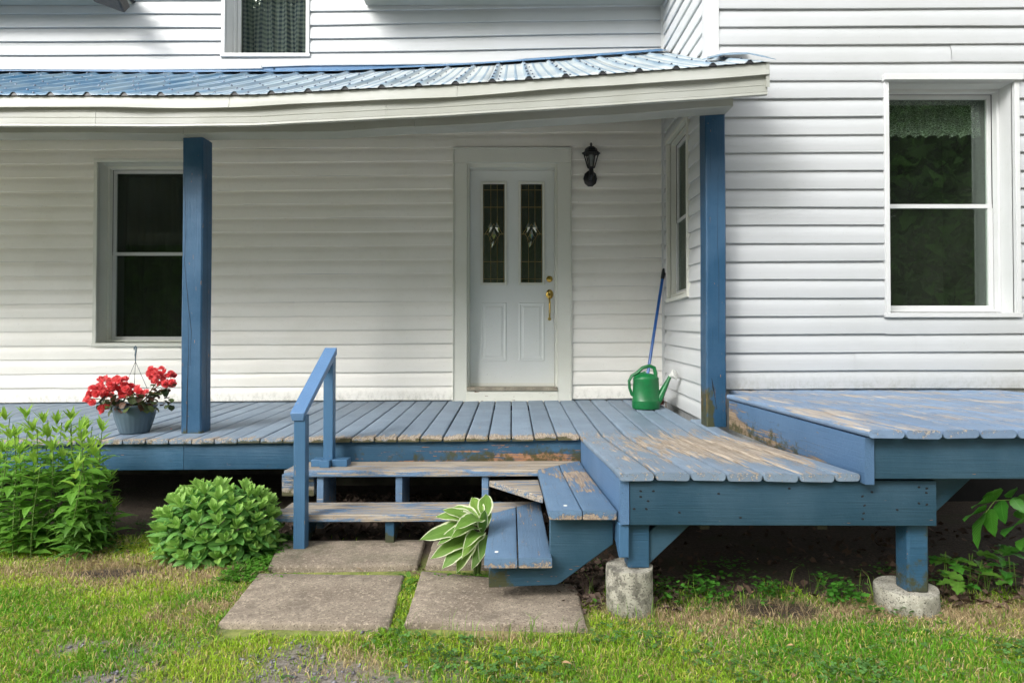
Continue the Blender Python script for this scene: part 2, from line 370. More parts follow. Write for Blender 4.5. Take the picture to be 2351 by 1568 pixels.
# ------------------------------------------------------------------ ground
def ground_h(x, y):
    h = 0.02 * (fbm(x, y, 1.1, 3) - 0.5) + 0.008 * (fbm(x, y, 9, 5) - 0.5)
    flat = np.clip(1 - np.maximum(np.abs(np.asarray(x) + 0.45) - 0.85, np.abs(np.asarray(y) - 3.0) - 0.75) * 5, 0, 1)
    return h * (1 - flat * 0.8)
def soil_mask(x, y):   # 1 = bare soil
    x = np.asarray(x, float); y = np.asarray(y, float)
    n = (fbm(x, y, 4, 2) - 0.5) * 0.5
    r = np.clip((y + n * .8 - 2.70) * 6, 0, 1) * np.clip((x - 0.1) * 6, 0, 1)
    r = np.maximum(r, np.clip((1 - np.hypot((x - 1.15) / .22, (y - 2.66) / .12) + n) * 3, 0, 1))
    l = np.clip((y + n - 3.62) * 5, 0, 1)
    b = np.clip((y + n * .8 - 3.25) * 5, 0, 1) * np.clip((x + 1.95) * 6, 0, 1)
    p = np.clip((1 - np.hypot((x + 1.98) / .34, (y - 3.06) / .10) + n) * 2.4, 0, 1)
    return np.clip(np.maximum.reduce([r, l, b, p]), 0, 1)
def gravel_mask(x, y):
    x = np.asarray(x, float); y = np.asarray(y, float)
    n = (fbm(x, y, 5, 9) - 0.5) * 0.7
    return np.clip((2.29 + n - y) * 5, 0, 1) * np.clip((x + 1.75 + n) * 3, 0, 1) * np.clip((-0.05 - x + n) * 3, 0, 1)
def straw_mask(x, y):
    x = np.asarray(x, float); y = np.asarray(y, float)
    n = (fbm(x, y, 3.5, 21) - 0.5) * 0.8
    r = np.clip(1 - np.abs(y + n * .4 - 2.62) / 0.22, 0, 1) * np.clip((x - 0.25) * 5, 0, 1)
    l = np.clip(1 - np.abs(y + n * .5 - 3.05) / 0.28, 0, 1) * np.clip((-1.15 - x) * 5, 0, 1) * .95
    g = np.clip(n * 6.0 - .3, 0, 1) * np.clip((0.9 - x) * 2, 0, 1) * .85
    return np.clip(np.maximum.reduce([r * 1.05, l, g]), 0, 1)
xs = np.concatenate([np.linspace(-120, -5, 14), np.linspace(-4.6, 4.6, 185), np.linspace(5, 120, 14)])
ys = np.concatenate([np.linspace(-120, 0.5, 16), np.linspace(1.2, 6.2, 101), np.linspace(7, 120, 14)])
gx, gy = np.meshgrid(xs, ys); gz = ground_h(gx, gy)
gz[np.abs(gx) > 4.7] = -0.01
nx, ny = len(xs), len(ys)
me = bpy.data.meshes.new('ground')
me.from_pydata(np.stack([gx.ravel(), gy.ravel(), gz.ravel()], 1).tolist(), [], [(j * nx + i, j * nx + i + 1, (j + 1) * nx + i + 1, (j + 1) * nx + i) for j in range(ny - 1) for i in range(nx - 1)])
for nm, arr in (('soil', soil_mask(gx, gy)), ('gravel', gravel_mask(gx, gy)), ('straw', straw_mask(gx, gy))):
    a = me.attributes.new(nm, 'FLOAT', 'POINT'); a.data.foreach_set('value', arr.ravel().astype(np.float32))
me.shade_smooth()
t = NT('ground_mat')
n1 = t.noise(t.pos(), 16, 6, 0.7); n2 = t.noise(t.pos(), 70, 5, 0.7); n3 = t.noise(t.pos(), 4, 4)
gcol = t.mix(t.step(n1, .3, .7), (0.10, 0.14, 0.025), (0.28, 0.30, 0.08))
gcol = t.mix(t.math('MULTIPLY', t.attr('straw'), 0.85), gcol, t.mix(n2, (0.22, 0.15, 0.08), (0.46, 0.35, 0.20)))
scol = t.mix(t.step(n2, .3, .7), (0.028, 0.019, 0.012), (0.085, 0.060, 0.040))
scol = t.mix(t.step(n3, .5, .7), scol, (0.045, 0.04, 0.016))
c = t.mix(t.attr('soil'), gcol, scol)
c = t.mix(t.attr('gravel'), c, t.mix(t.step(n2, .35, .65), (0.13, 0.11, 0.085), (0.28, 0.25, 0.22)))
sy = t.n('SeparateXYZ'); t.set(sy.inputs[0], t.geo.outputs['Position'])
c = t.mix(t.math('MULTIPLY', t.step(sy.outputs[1], 1.5, 1.75, 1, 0), t.step(sy.outputs[1], -9, -8)), c, t.mix(t.step(n2, .3, .7), (0.34, 0.32, 0.29), (0.52, 0.49, 0.45)))  # unseen gravel drive towards the viewer, added pale to bounce light into the porch
t.bsdf(c, 0.95, t.bump(t.math('ADD', n1, t.math('MULTIPLY', n2, .5)), 1.0, 0.012))
me.materials.append(t.m)
g = bpy.data.objects.new('ground', me); COL.objects.link(g); g['kind'] = 'structure'

# ------------------------------------------------------------------ the house
house = thing('farmhouse', 'white vinyl sided old farmhouse with a door under the porch and a wing', 'house', (0, YW, 0))
FP = lambda s, z, d: Vector((s, YW - d, z))
FW = lambda s, z, d: Vector((s, YWING - d, z))
FS = lambda s, z, d: Vector((XS - d, s, z))
PITCHZ = 0.1325
PROF = [(0.006, 0.0), (0.0, 0.004), (-0.001, 0.0170), (0.003, 0.0194), (0.050, 0.0186), (0.078, 0.0170), (0.095, 0.0125), (0.112, 0.0058), (0.122, 0.0022), (PITCHZ + 0.002, 0.0010)]
def clipprof(prof, z0, z1):
    out = []
    for (a, b) in zip(prof[:-1], prof[1:]):
        (za, da), (zb, db) = a, b
        lo, hi = min(za, zb), max(za, zb)
        if hi < z0 or lo > z1: continue
        pa, pb = a, b
        def cut(z): 
            t = (z - za) / (zb - za) if abs(zb - za) > 1e-9 else 0; return (z, lerp(da, db, t))
        if za < z0: pa = cut(z0)
        if zb > z1: pb = cut(z1)
        if za > z1: pa = cut(z1)
        if zb < z0: pb = cut(z0)
        if not out or out[-1] != pa: out.append(pa)
        out.append(pb)
    return out
def siding(parent, Fm, s0, s1, zfun, n, mat, openings=(), seams=(), pitch=PITCHZ, k0=0, amp=0.0022):
    for k in range(k0, n):
        zc = lambda s, k=k: zfun(s) + k * pitch
        zm = zc((s0 + s1) / 2)
        spans = [(s0, s1, -1, 9)]
        for (a, b, z0, z1) in openings:
            new = []
            for (p, q, lo, hi) in spans:
                zloc = zc((a + b) / 2)
                if q <= a or p >= b or zloc >= z1 or zloc + pitch <= z0: new.append((p, q, lo, hi)); continue
                if p < a: new.append((p, a, lo, hi))
                if q > b: new.append((b, q, lo, hi))
                if zloc < z0 - 0.004: new.append((max(p, a), min(q, b), lo, z0 - zloc))
                if zloc + pitch > z1 + 0.004: new.append((max(p, a), min(q, b), z1 - zloc, hi))
            spans = new
        for (p, q, lo, hi) in spans:
            cuts = [p] + sorted(x for (x, kk) in seams if kk == k and p + .05 < x < q - .05) + [q]
            for ci, (a, b) in enumerate(zip(cuts[:-1], cuts[1:])):
                pr = clipprof(PROF, lo, hi)
                if len(pr) < 2: continue
                ns = max(2, int((b - a) / 0.25))
                mb = MB(); rings = []
                dd = 0.0018 if ci % 2 else 0.0
                ph = random.random() * 9
                for i in range(ns + 1):
                    s = lerp(a, b, i / ns)
                    wob = amp * math.sin(s * 2.1 + ph) + random.uniform(-.0003, .0003)
                    wd = 0.0020 * math.sin(s * 1.3 + ph * 2)
                    rings.append([Fm(s, zc(s) + z + wob, d + dd + (wd if z > .01 else 0)) for z, d in pr])
                mb.rings(rings, closed=False)
                obj('siding_panel', mb, mat, parent, smooth=28)
def fbox(mb, Fm, s0, s1, z0, z1, d0, d1, sl=0.0):
    vs = []
    for d in (d0, d1):
        for z in (z0, z1):
            for s in (s0, s1): vs.append(Fm(s, z + sl * s, d))
    mb.add(vs, [(0, 2, 3, 1), (4, 5, 7, 6), (0, 1, 5, 4), (2, 6, 7, 3), (0, 4, 6, 2), (1, 3, 7, 5)])
def wallback(name, Fm, s0, s1, z0, z1, openings, d=-0.012):
    mb = MB(); sx = sorted({s0, s1, *[a for o in openings for a in o[:2]]}); zx = sorted({z0, z1, *[a for o in openings for a in o[2:]]})
    for a, b in zip(sx[:-1], sx[1:]):
        for p, q in zip(zx[:-1], zx[1:]):
            cs, cz = (a + b) / 2, (p + q) / 2
            if any(o[0] < cs < o[1] and o[2] < cz < o[3] for o in openings): continue
            mb.add([Fm(a, p, d), Fm(b, p, d), Fm(b, q, d), Fm(a, q, d)], [(0, 1, 2, 3)])
    return obj(name, mb, 'siding', house, smooth=0)

def wz(py, Y): return P(CX, py, Y).z
# openings
DOOR = (XA(1043, YW), XA(1309, YW), 0.55, wz(345, YW))
LWIN = (XA(216, YW), XA(474, YW), wz(795, YW), wz(366, YW))
UWIN = (XA(506, YW), XA(709, YW), wz(133, YW), wz(133, YW) + 1.3)
SWIN = (4.925, 5.60, H + 0.435, H + 1.918)
RWIN = (XA(2030, YWING), XA(2340, YWING), wz(728, YWING), wz(180, YWING))
zpw = lambda s: H - 0.474 + SL * s + 0.010
pw = wallback('porch_wall', FP, -7.9, XS, 0.3, 5.0, [DOOR, LWIN, UWIN])
siding(pw, FP, -7.9, XS - 0.018, zpw, 20, 'porch_siding_lifted', [DOOR, LWIN], k0=0,
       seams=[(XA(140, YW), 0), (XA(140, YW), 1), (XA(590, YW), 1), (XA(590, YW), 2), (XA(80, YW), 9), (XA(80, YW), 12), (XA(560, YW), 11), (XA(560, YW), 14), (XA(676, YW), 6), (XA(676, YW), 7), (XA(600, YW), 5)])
# upper wall above the porch roof
uw0 = P(CX, 146, YW).z
UPT = [(XA(p, YW), P(p, q, YW).z) for p, q in ((-200, 161), (0, 161), (505, 160), (600, 159), (709, 155), (784, 154), (1520, 142))]
UPZ = lambda s: interp(s, UPT)
siding(pw, FP, -7.9, XS - 0.018, lambda s: UPZ(s) + 0.004, 14, 'siding', [UWIN], pitch=0.1305,
       seams=[(XA(1159, YW), 2), (XA(1159, YW), 3), (XA(1159, YW), 5)])
ww = wallback('wing_wall', FW, XS + 0.05, 4.4, 0.3, 5.0, [RWIN])
siding(ww, FW, XS + 0.075, 4.4, lambda s: H - 0.290 + 0.003 * s, 28, 'siding', [RWIN], pitch=0.1334,
       seams=[(XA(2187, YWING), 18), (XA(2220, YWING), 15), (XA(2220, YWING), 16), (XA(2100, YWING), 2), (XA(1960, YWING), 1)])
sw = wallback('wing_side_wall', FS, YWING, YW, 0.3, 5.0, [SWIN])
siding(sw, FS, YWING + 0.03, YW - 0.02, lambda s: H - 0.470 - 0.049 * (YW - s), 32, 'siding_y', [SWIN], pitch=0.1325, amp=0.0006)
# corner trims
mb = MB(); fbox(mb, FP, XS - 0.034, XS - 0.002, 0.64, 5.0, 0.0, 0.022); fbox(mb, FS, YW - 0.045, YW - 0.022, 0.64, 5.0, 0.0, 0.02)
obj('inside_corner_trim', mb, 'trim', house, bevel=0.003)
mb = MB(); fbox(mb, FW, XS - 0.020, XS + 0.078, 0.6, 5.0, 0.0, 0.024); fbox(mb, FS, YWING - 0.0, YWING + 0.07, 0.6, 5.0, 0.002, 0.020)
obj('outside_corner_trim', mb, 'trim', house, bevel=0.004)
# foundation below
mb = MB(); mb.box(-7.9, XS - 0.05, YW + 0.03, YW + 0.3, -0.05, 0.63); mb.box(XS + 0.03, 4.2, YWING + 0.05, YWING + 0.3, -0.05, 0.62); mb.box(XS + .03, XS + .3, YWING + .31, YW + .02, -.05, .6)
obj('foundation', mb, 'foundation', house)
# upper eaves out of frame (their soft shade falls on the top of the wall)
for (a, b) in ((-7.9, XA(300, YW)), (XA(840, YW), XS - 0.03)):
    mb = MB(); mb.box(a, b, YW - 0.42, YW - 0.03, 4.38, 4.50); obj('upper_eave', mb, 'fascia', house)

def window(Fm, o, recess, name='window', mat='trim', split=0.5, curtains=None, sl=0.0, sill_out=0.035, hood=False, right_gap=0.0):
    s0, s1, z0, z1 = o
    w = MB(); c = 0.034
    # outer casing
    fbox(w, Fm, s0, s0 + c, z0 + .03, z1 - c, -0.01, 0.030, sl); fbox(w, Fm, s1 - c, s1, z0 + .03, z1 - c, -0.01, 0.030, sl)
    fbox(w, Fm, s0 - (0.01 if hood else 0), s1 + (0.01 if hood else 0), z1 - c, z1 + (0.012 if hood else 0), -0.01, 0.034 + (0.02 if hood else 0), sl)
    fbox(w, Fm, s0 - .006, s1 + .006, z0 - .004, z0 + .03, -0.01, sill_out, sl)
    win = obj(name, w, mat, house, bevel=0.003)
    a, b, p, q = s0 + c, s1 - c, z0 + .03, z1 - c
    r = MB(); e = 0.0015
    for pts in ([(a, p, .0), (a, q, .0), (a, q, -recess), (a, p, -recess)], [(b, p, .0), (b, q, .0), (b, q, -recess), (b, p, -recess)],
                [(a, q, .0), (b, q, .0), (b, q, -recess), (a, q, -recess)], [(a, p + .0, .0), (b, p, .0), (b, p + .012, -recess), (a, p + .012, -recess)]):
        r.add([Fm(x, y + sl * x, d) for x, y, d in pts], [(0, 1, 2, 3)])
    # inner stepped stop
    st = 0.022
    fbox(r, Fm, a + e, a + st, p + .014, q - e, -recess + .004, -recess + .05, sl); fbox(r, Fm, b - st, b - e, p + .014, q - e, -recess + .004, -recess + .05, sl)
    fbox(r, Fm, a + st, b - st, q - st, q - e, -recess + .004, -recess + .05, sl); fbox(r, Fm, a + st, b - st, p + .014, p + .030, -recess + .004, -recess + .06, sl)
    obj('reveal', r, mat, win)
    a, b, p, q = a + st, b - st, p + .03, q - st
    zm = lerp(p, q, split); f = 0.030
    up = MB(); d0, d1 = -recess - .03, -recess - .004
    fbox(up, Fm, a, a + f, zm, q - f, d0, d1, sl); fbox(up, Fm, b - f, b, zm, q - f, d0, d1, sl); fbox(up, Fm, a, b, q - f, q, d0, d1, sl); fbox(up, Fm, a, b, zm - .004, zm + .028, d0, d1 + .003, sl)
    obj('upper_sash', up, 'trim', win, bevel=0.002)
    lo = MB(); d0l, d1l = d0 + .006, d1 + .014
    fbox(lo, Fm, a + .004, a + f + .006, p + .035, zm - .005, d0l, d1l, sl); fbox(lo, Fm, b - f - .006, b - .004, p + .035, zm - .005, d0l, d1l, sl)
    fbox(lo, Fm, a + .004, b - .004, p, p + .035, d0l, d1l, sl)
    obj('lower_sash', lo, 'trim', win, bevel=0.002)
    pn = MB(); fbox(pn, Fm, a + f, b - f, zm + .028, q - f, -recess - .022, -recess - .018, sl); obj('pane', pn, 'glass' if curtains == 'lace' else 'screen', win, smooth=0)
    pn = MB(); fbox(pn, Fm, a + f + .006, b - f - .006, p + .035, zm - .005, -recess - .012, -recess - .008, sl); obj('pane', pn, 'glass' if curtains == 'lace' else 'screen', win, smooth=0)
    rm = MB(); D0, D1 = -recess - .032, -recess - .75
    A, B, Pp, Q = a - .15, b + .15, p - .15, q + .1
    for pts in ([(A, Pp, D0), (A, Q, D0), (A, Q, D1), (A, Pp, D1)], [(B, Pp, D0), (B, Q, D0), (B, Q, D1), (B, Pp, D1)], [(A, Q, D0), (B, Q, D0), (B, Q, D1), (A, Q, D1)],
                [(A, Pp, D0), (B, Pp, D0), (B, Pp, D1), (A, Pp, D1)], [(A, Pp, D1), (B, Pp, D1), (B, Q, D1), (A, Q, D1)]):
        rm.add([Fm(*x) for x in pts], [(0, 1, 2, 3)])
    # strips closing the gap between room and window frame
    for (x0, x1, y0, y1) in ((A, a, Pp, Q), (b, B, Pp, Q), (a, b, Pp, p), (a, b, q, Q)):
        rm.add([Fm(x0, y0, D0), Fm(x1, y0, D0), Fm(x1, y1, D0), Fm(x0, y1, D0)], [(0, 1, 2, 3)])
    obj('room', rm, 'interior', win, smooth=0)
    def cloth(nm, x0, x1, y0, y1, d, mat_, folds, amp, hem=0.0):
        mb = MB(); n = 80; m = 12; uv = []
        for j in range(m + 1):
            for i in range(n + 1):
                u = i / n; v = j / m; x = lerp(x0, x1, u)
                y = lerp(y0, y1, v)
                if j == 0 and hem: y += hem * abs(math.sin(u * folds * 3.3))
                dd = d + amp * math.sin(u * folds * 6.283 + 0.6 * math.sin(v * 5 + u * 9)) + amp * .5 * math.sin(u * folds * 14 + v * 3)
                mb.v.append(tuple(Fm(x + 0.01 * math.sin(v * 4 + u * 20), y, dd)));  uv.append((x + 0.35 * amp * math.sin(u * folds * 6.283), y))
        mb.f = [(j * (n + 1) + i, j * (n + 1) + i + 1, (j + 1) * (n + 1) + i + 1, (j + 1) * (n + 1) + i) for j in range(m) for i in range(n)]
        obj(nm, mb, mat_, win, uv=uv, smooth=60)
    if curtains == 'gingham': cloth('curtain', a + f - .02, b - f - .008, p + .03, q, -recess - .10, 'gingham', 5, 0.018)
    if curtains == 'lace': cloth('lace_valance', a, b, q - 0.29, q, -recess - .12, 'lace', 9, 0.012, 0.02)
    if curtains == 'drape':
        cloth('curtain', a, b - .05, p - .05, q, -recess - .22, 'drape', 6, 0.03)
    return win
window(FP, LWIN, 0.17, curtains='drape', split=0.50, mat='casing')
window(FP, UWIN, 0.19, curtains='gingham', split=0.6)
window(FW, RWIN, 0.165, curtains='lace', split=0.475, hood=True)
window(FS, SWIN, 0.055, curtains=None, split=0.48, mat='casing')

# door
def door():
    s0, s1, z0, z1 = DOOR
    cw = 0.122; zthr = wz(888, YW); sl = 0.004
    m = MB(); mb = m
    fbox(mb, FP, s0, s0 + cw, z0 + .01, z1 - cw - .01, -.01, .034); fbox(mb, FP, s1 - cw, s1, z0 + .01, z1 - cw - .01, -.01, .034); fbox(mb, FP, s0, s1, z1 - cw - .008, z1, -.01, .036)
    # outer J channel edge
    fbox(mb, FP, s0 - .012, s0 - .001, z0, z1, -.01, .042); fbox(mb, FP, s1 + .001, s1 + .012, z0, z1, -.01, .042); fbox(mb, FP, s0 - .012, s1 + .012, z1 + .001, z1 + .014, -.01, .046)
    dr = obj('door', mb, 'casing', house, bevel=0.003)
    a, b, q = s0 + cw, s1 - cw, z1 - cw - .01
    j = MB(); rc = 0.11
    fbox(j, FP, a - .01, a + .020, zthr, q + .01, -rc - .05, -.012); fbox(j, FP, b - .020, b + .01, zthr, q + .01, -rc - .05, -.012); fbox(j, FP, a + .02, b - .02, q - .028, q + .01, -rc - .05, -.012)
    obj('jamb', j, 'casing', dr, bevel=0.002)
    t_ = MB(); fbox(t_, FP, a - .0, b + .0, zthr - .035, zthr, -rc - .02, .052); obj('threshold', t_, 'dark', dr, bevel=0.004) if False else obj('threshold', t_, M['sillwood'], dr, bevel=0.004)
    k = MB(); fbox(k, FP, a - .005, b + .005, 0.60, zthr - .036, -.01, .038); obj('kick_board', k, M['kick'], dr, bevel=.003, wear=lambda x, y, z: .5)
    sa, sb, p0, p1 = a + .022, b - .022, zthr + .012, q - .032
    # slab with two lite holes
    L = [(XA(1103, 5.87), XA(1164, 5.87)), (XA(1190, 5.87), XA(1251, 5.87))]; lz0, lz1 = wz(655, 5.87), wz(418, 5.87)
    s = MB(); cols = [sa, L[0][0] + .012, L[0][1] - .012, L[1][0] + .012, L[1][1] - .012, sb]
    for i in range(5):
        if i in (1, 3):
            fbox(s, FP, cols[i], cols[i + 1], p0, lz0 + .012, -rc - .044, -rc); fbox(s, FP, cols[i], cols[i + 1], lz1 - .012, p1, -rc - .044, -rc)
        else: fbox(s, FP, cols[i], cols[i + 1], p0, p1, -rc - .044, -rc)
    bm_ = s
    obj('door_slab', bm_, 'door', dr, smooth=0)
    sweepb = MB(); fbox(sweepb, FP, sa, sb, zthr + .001, zthr + .03, -rc + .001, -rc + .010); obj('door_sweep', sweepb, 'casing', dr)
    for (x0, x1) in L:
        fr = MB(); e = .024
        for (A, B, C, D) in ((x0, x0 + e, lz0, lz1), (x1 - e, x1, lz0, lz1), (x0 + e, x1 - e, lz0, lz0 + e), (x0 + e, x1 - e, lz1 - e, lz1)):
            fbox(fr, FP, A, B, C, D, -rc + .001, -rc + .014)
        obj('lite_frame', fr, 'casing', dr, bevel=.004)
        gx0, gx1, gz0, gz1 = x0 + e, x1 - e, lz0 + e, lz1 - e
        gl = MB(); fbox(gl, FP, gx0 - .004, gx1 + .004, gz0 - .004, gz1 + .004, -rc - .024, -rc - .018); obj('door_glass', gl, 'doorglass', dr, smooth=0)
        bk = MB(); fbox(bk, FP, gx0 - .02, gx1 + .02, gz0 - .02, gz1 + .02, -rc - .40, -rc - .052); obj('dark_hall', bk, 'interior', dr, smooth=0)
        # leaded brass came pattern
        cm = MB(); W = gx1 - gx0; Hh = gz1 - gz0
        def line(pts, r=.0021):
            cm.tube([FP(gx0 + u * W, gz0 + v * Hh, -rc - .012) for u, v in pts], r, 5)
        for u in (0.03, 0.36, 0.66, .97):
            line([(u, 0.0), (u, .40)] if 0.2 < u < .8 else [(u, 0), (u, 1)]);
            if 0.2 < u < .8: line([(u, .62), (u, 1)])
        for v in (0.04, .215, .77, .945): line([(0, v), (1, v)])
        line([(0, .495), (.28, .495)]); line([(.72, .495), (1, .495)])
        cmid = .5
        line([(cmid, .38), (.40, .43), (.20, .495), (.34, .545), (cmid, .60)]); line([(cmid, .38), (.60, .43), (.80, .495), (.66, .545), (cmid, .60)])
        line([(.36, .40), (.30, .45), (.5, .515), (.70, .45), (.66, .40)]); line([(.36, .62), (.28, .56), (.10, .50)]); line([(.66, .62), (.72, .56), (.90, .50)])
        line([(.5, .44), (.40, .49), (.5, .545), (.60, .49), (.5, .44)])
        obj('leaded_came', cm, 'came', dr)
        bv = MB()
        for (u0, v0, u1, v1, u2, v2, u3, v3) in ((.5, .44, .60, .49, .5, .545, .40, .49), (.36, .62, .44, .565, .28, .51, .22, .56), (.64, .62, .56, .565, .72, .51, .78, .56), (.33, .40, .5, .43, .5, .395, .4, .36)):
            q_ = [FP(gx0 + a_ * W, gz0 + b_ * Hh, -rc - .016) for a_, b_ in ((u0, v0), (u1, v1), (u2, v2), (u3, v3))]
            cc = sum(q_, Vector()) / 4 + Vector((0, -.007, 0)); bv.add(q_ + [cc], [(0, 1, 4), (1, 2, 4), (2, 3, 4), (3, 0, 4)])
        obj('bevelled_glass', bv, M['bevel'], dr, smooth=0)
    for (x0, x1) in L:
        pn = MB(); zz0, zz1 = wz(829, 5.87), wz(695, 5.87)
        x0 += .004; x1 -= .004
        r = [[(x0, zz0), (x1, zz0), (x1, zz1), (x0, zz1)]]
        def rg(i, d): return [FP(x0 + i, zz0 + i, d - rc), FP(x1 - i, zz0 + i, d - rc), FP(x1 - i, zz1 - i, d - rc), FP(x0 + i, zz1 - i, d - rc)]
        pn.rings([rg(0, .0005), rg(.006, .0055), rg(.014, .0055), rg(.022, .0015), rg(.038, .0015), rg(.050, .0065)], True, False)
        b0 = len(pn.v); pn.f.append((b0 - 4, b0 - 3, b0 - 2, b0 - 1))
        obj('raised_panel', pn, 'door', dr, smooth=0)
    hx = XA(1261.5, 5.87); Y0 = YW + rc
    db = MB(); Mx = Matrix.Translation((hx, Y0 - .0, wz(641, 5.87))) @ Matrix.Rotation(rad(90), 4, 'X')
    db.lathe([(.030, 0), (.031, .004), (.027, .010), (.020, .012), (.019, .018), (.012, .020), (.0, .0202)], M4=Mx, n=24); obj('deadbolt', db, 'brass', dr)
    hd = MB(); zt = wz(676, 5.87); Mx = Matrix.Translation((hx + .001, Y0, zt)) @ Matrix.Rotation(rad(90), 4, 'X')
    hd.lathe([(.034, 0), (.035, .004), (.030, .009), (.018, .014), (.0, .016)], M4=Mx, n=24, sy=1.35)
    hd.tube([(hx, Y0 - .012, zt - .012), (hx, Y0 - .045, zt - .008), (hx, Y0 - .052, zt - .004)], [.008, .007, .011], 8)
    hd.tube([(hx, Y0 - .012, zt - .04), (hx, Y0 - .045, zt - .055), (hx, Y0 - .060, zt - .095), (hx, Y0 - .058, zt - .15), (hx, Y0 - .040, zt - .195), (hx, Y0 - .020, zt - .225), (hx, Y0 - .006, zt - .235)],
            [.010, .009, .0085, .0085, .009, .008, .015], 10)
    hd.lathe([(.016, 0), (.016, .006), (.008, .010), (0, .011)], M4=Matrix.Translation((hx, Y0, zt - .237)) @ Matrix.Rotation(rad(90), 4, 'X'), n=16)
    obj('door_handle', hd, 'brass', dr)
M['sillwood'] = simple('sill_metal', (0.28, 0.25, 0.19), 0.5, .25, 12, spots=(.08, .06, .04))
M['kick'] = paint('kick_paint', (0.66, 0.66, 0.58), 'x', 0.92, wood=(.2, .12, .07), fade=.1, cracks=.2)
tb = NT('bevel_glass'); tb.bsdf((.6, .65, .6), 0.03, Metallic=1.0, Specular_IOR_Level=1.0); M['bevel'] = tb.m
door()

# J trim below the upper siding and roof flashing live with the roof
# ------------------------------------------------------------------ porch roof
EAVE = [(-400, 219), (0, 218.5), (350, 219.5), (590, 217), (784, 206), (1045, 193.5), (1300, 176.5), (1560, 158), (1768, 142)]
YE = 3.77
EX = [(XA(p, YE), P(p, q, YE).z) for p, q in EAVE]
def zeave(x): return interp(x, EX)
SLP = 0.53
def zroof(x, y): return zeave(x) + SLP * (y - YE) - 0.012 * math.sin(max(0, min(1, (y - YE) / 2)) * math.pi)
roof = thing('porch_roof', 'sagging porch roof of ribbed blue metal sheets with cream fascia over the deck', 'porch roof', (0, YE, EX[4][1]))
RIB0 = -1.037; RP = 0.2284
def ribprof(u):   # u in 0..RP measured from rib centre
    d = min(u, RP - u)
    if d < 0.008: return 0.020
    if d < 0.026: return 0.020 * (0.026 - d) / 0.018
    for c in (0.078,):
        if abs(d - c) < .010: return 0.003
    return 0.0
XEND = 1.605
edges = [RIB0 + RP * 4 * k - .03 for k in range(-9, 4)]
edges = [e for e in edges if -7.9 < e < XEND] + [XEND]
sheets = list(zip(edges[:-1], edges[1:]))
for si, (xa, xb) in enumerate(sheets):
    xsn = set([xa, xb])
    k = math.floor((xa - RIB0) / RP) - 1
    while RIB0 + k * RP < xb + RP:
        c = RIB0 + k * RP
        for off in (-.026, -.008, .008, .026, .067, .070, .086, .089, .139, .142, .158, .161):
            if xa < c + off < xb: xsn.add(c + off)
        k += 1
    xsn = sorted(xsn)
    Y1 = YW - .035
    mb = MB(); wv = []
    for yi in range(9):
        row = []
        for x in xsn:
            ytop = Y1 if x < XS - .03 else YWING - .03
            y = lerp(YE - 0.012, ytop, yi / 8)
            row.append((x, y))
        mb.v += [(x, y, zroof(x, y) + ribprof((x - RIB0) % RP) + (0.0015 if si % 2 else 0)) for x, y in row]
    n = len(xsn)
    mb.f = [(j * n + i, j * n + i + 1, (j + 1) * n + i + 1, (j + 1) * n + i) for j in range(8) for i in range(n - 1)]
    o = obj('roof_sheet', mb, 'roof', roof, smooth=20, wear=lambda x, y, z: (0.25 if ribprof((x - RIB0) % RP) > .001 else 1.0) * min(1, max(0, (x + 2.6) / 1.9)))
    md = o.modifiers.new('thick', 'SOLIDIFY'); md.thickness = 0.0012; md.offset = -1
k = -29
while RIB0 + k * RP < XEND:
    c = RIB0 + k * RP; z = zeave(c)
    mb = MB(); q = .003
    ring = lambda y: [(c - .027, y, z - .006), (c + .027, y, z - .006), (c + .0245, y, z + .001), (c + .008, y, z + .0175), (c - .008, y, z + .0175), (c - .0245, y, z + .001)]
    mb.rings([ring(YE - .006), ring(YE + .03)]); obj('rib_closure', mb, 'black', roof)
    k += 1
sc = MB(); k = -29
while RIB0 + k * RP < XEND - .02:
    c = RIB0 + k * RP
    for y in (YE + .10, YE + .42, YE + .80, YE + 1.22, YE + 1.62):
        if c > XS - .03 and y > YWING - .1: continue
        for off in (0.035,):
            yy = y + (k % 3) * .015; z = zroof(c, yy) + .0005
            for (dx, zz) in ((0.0, z + .0205), (0.038, z)):
                sc.lathe([(.0085, 0), (.0085, .003), (.0055, .0035), (.0055, .009), (0, .0092)], c=(c + dx, yy, zz), n=6)
    k += 1
tag(obj('screws', sc, 'steel', roof, smooth=0), kind='stuff')
def sweep(prof, xsn, zf, yf, twist=None):
    mb = MB(); mb.rings([[(x, yf(x) - d, zf(x) + z) for z, d in prof] for x in xsn], True, True); return mb
def xsplit(a, b, step=0.12): 
    n = max(2, int((b - a) / step)); return [lerp(a, b, i / n) for i in range(n + 1)]
wav = lambda x: 0.004 * math.sin(x * 5.3) + 0.003 * math.sin(x * 11 + 1)
# drip strip (upper) and ribbed fascia (lower)
sc_x = [-7.6] + [XA(p, YE) for p in (62, 523, 1049)] + [XA(1769, YE)]
for i, (a, b) in enumerate(zip(sc_x[:-1], sc_x[1:])):
    low = lambda x: -.076 + .004 * math.sin(x * 4)
    mb = MB(); rings = []
    for x in xsplit(a + .0008, b - .0008):
        z = zeave(x) - .006; y = YE + .004 + .3 * wav(x); bl = .012 + .010 * (0.5 + .5 * math.sin(x * 7.3)) + (i % 2) * .002
        rings.append([(x, y, z), (x, y - .001, z - .03), (x, y - bl * .5, z - .055), (x, y - bl, z + low(x)), (x, y - bl + .004, z + low(x) - .002), (x, y + .02, z + low(x) + .01), (x, y + .02, z)])
    mb.rings(rings); obj('drip_flashing', mb, 'fascia', roof, smooth=30)
sc_x = [-7.6] + [XA(p, YE + .02) for p in (216, 885)] + [XA(1765, YE + .02)]
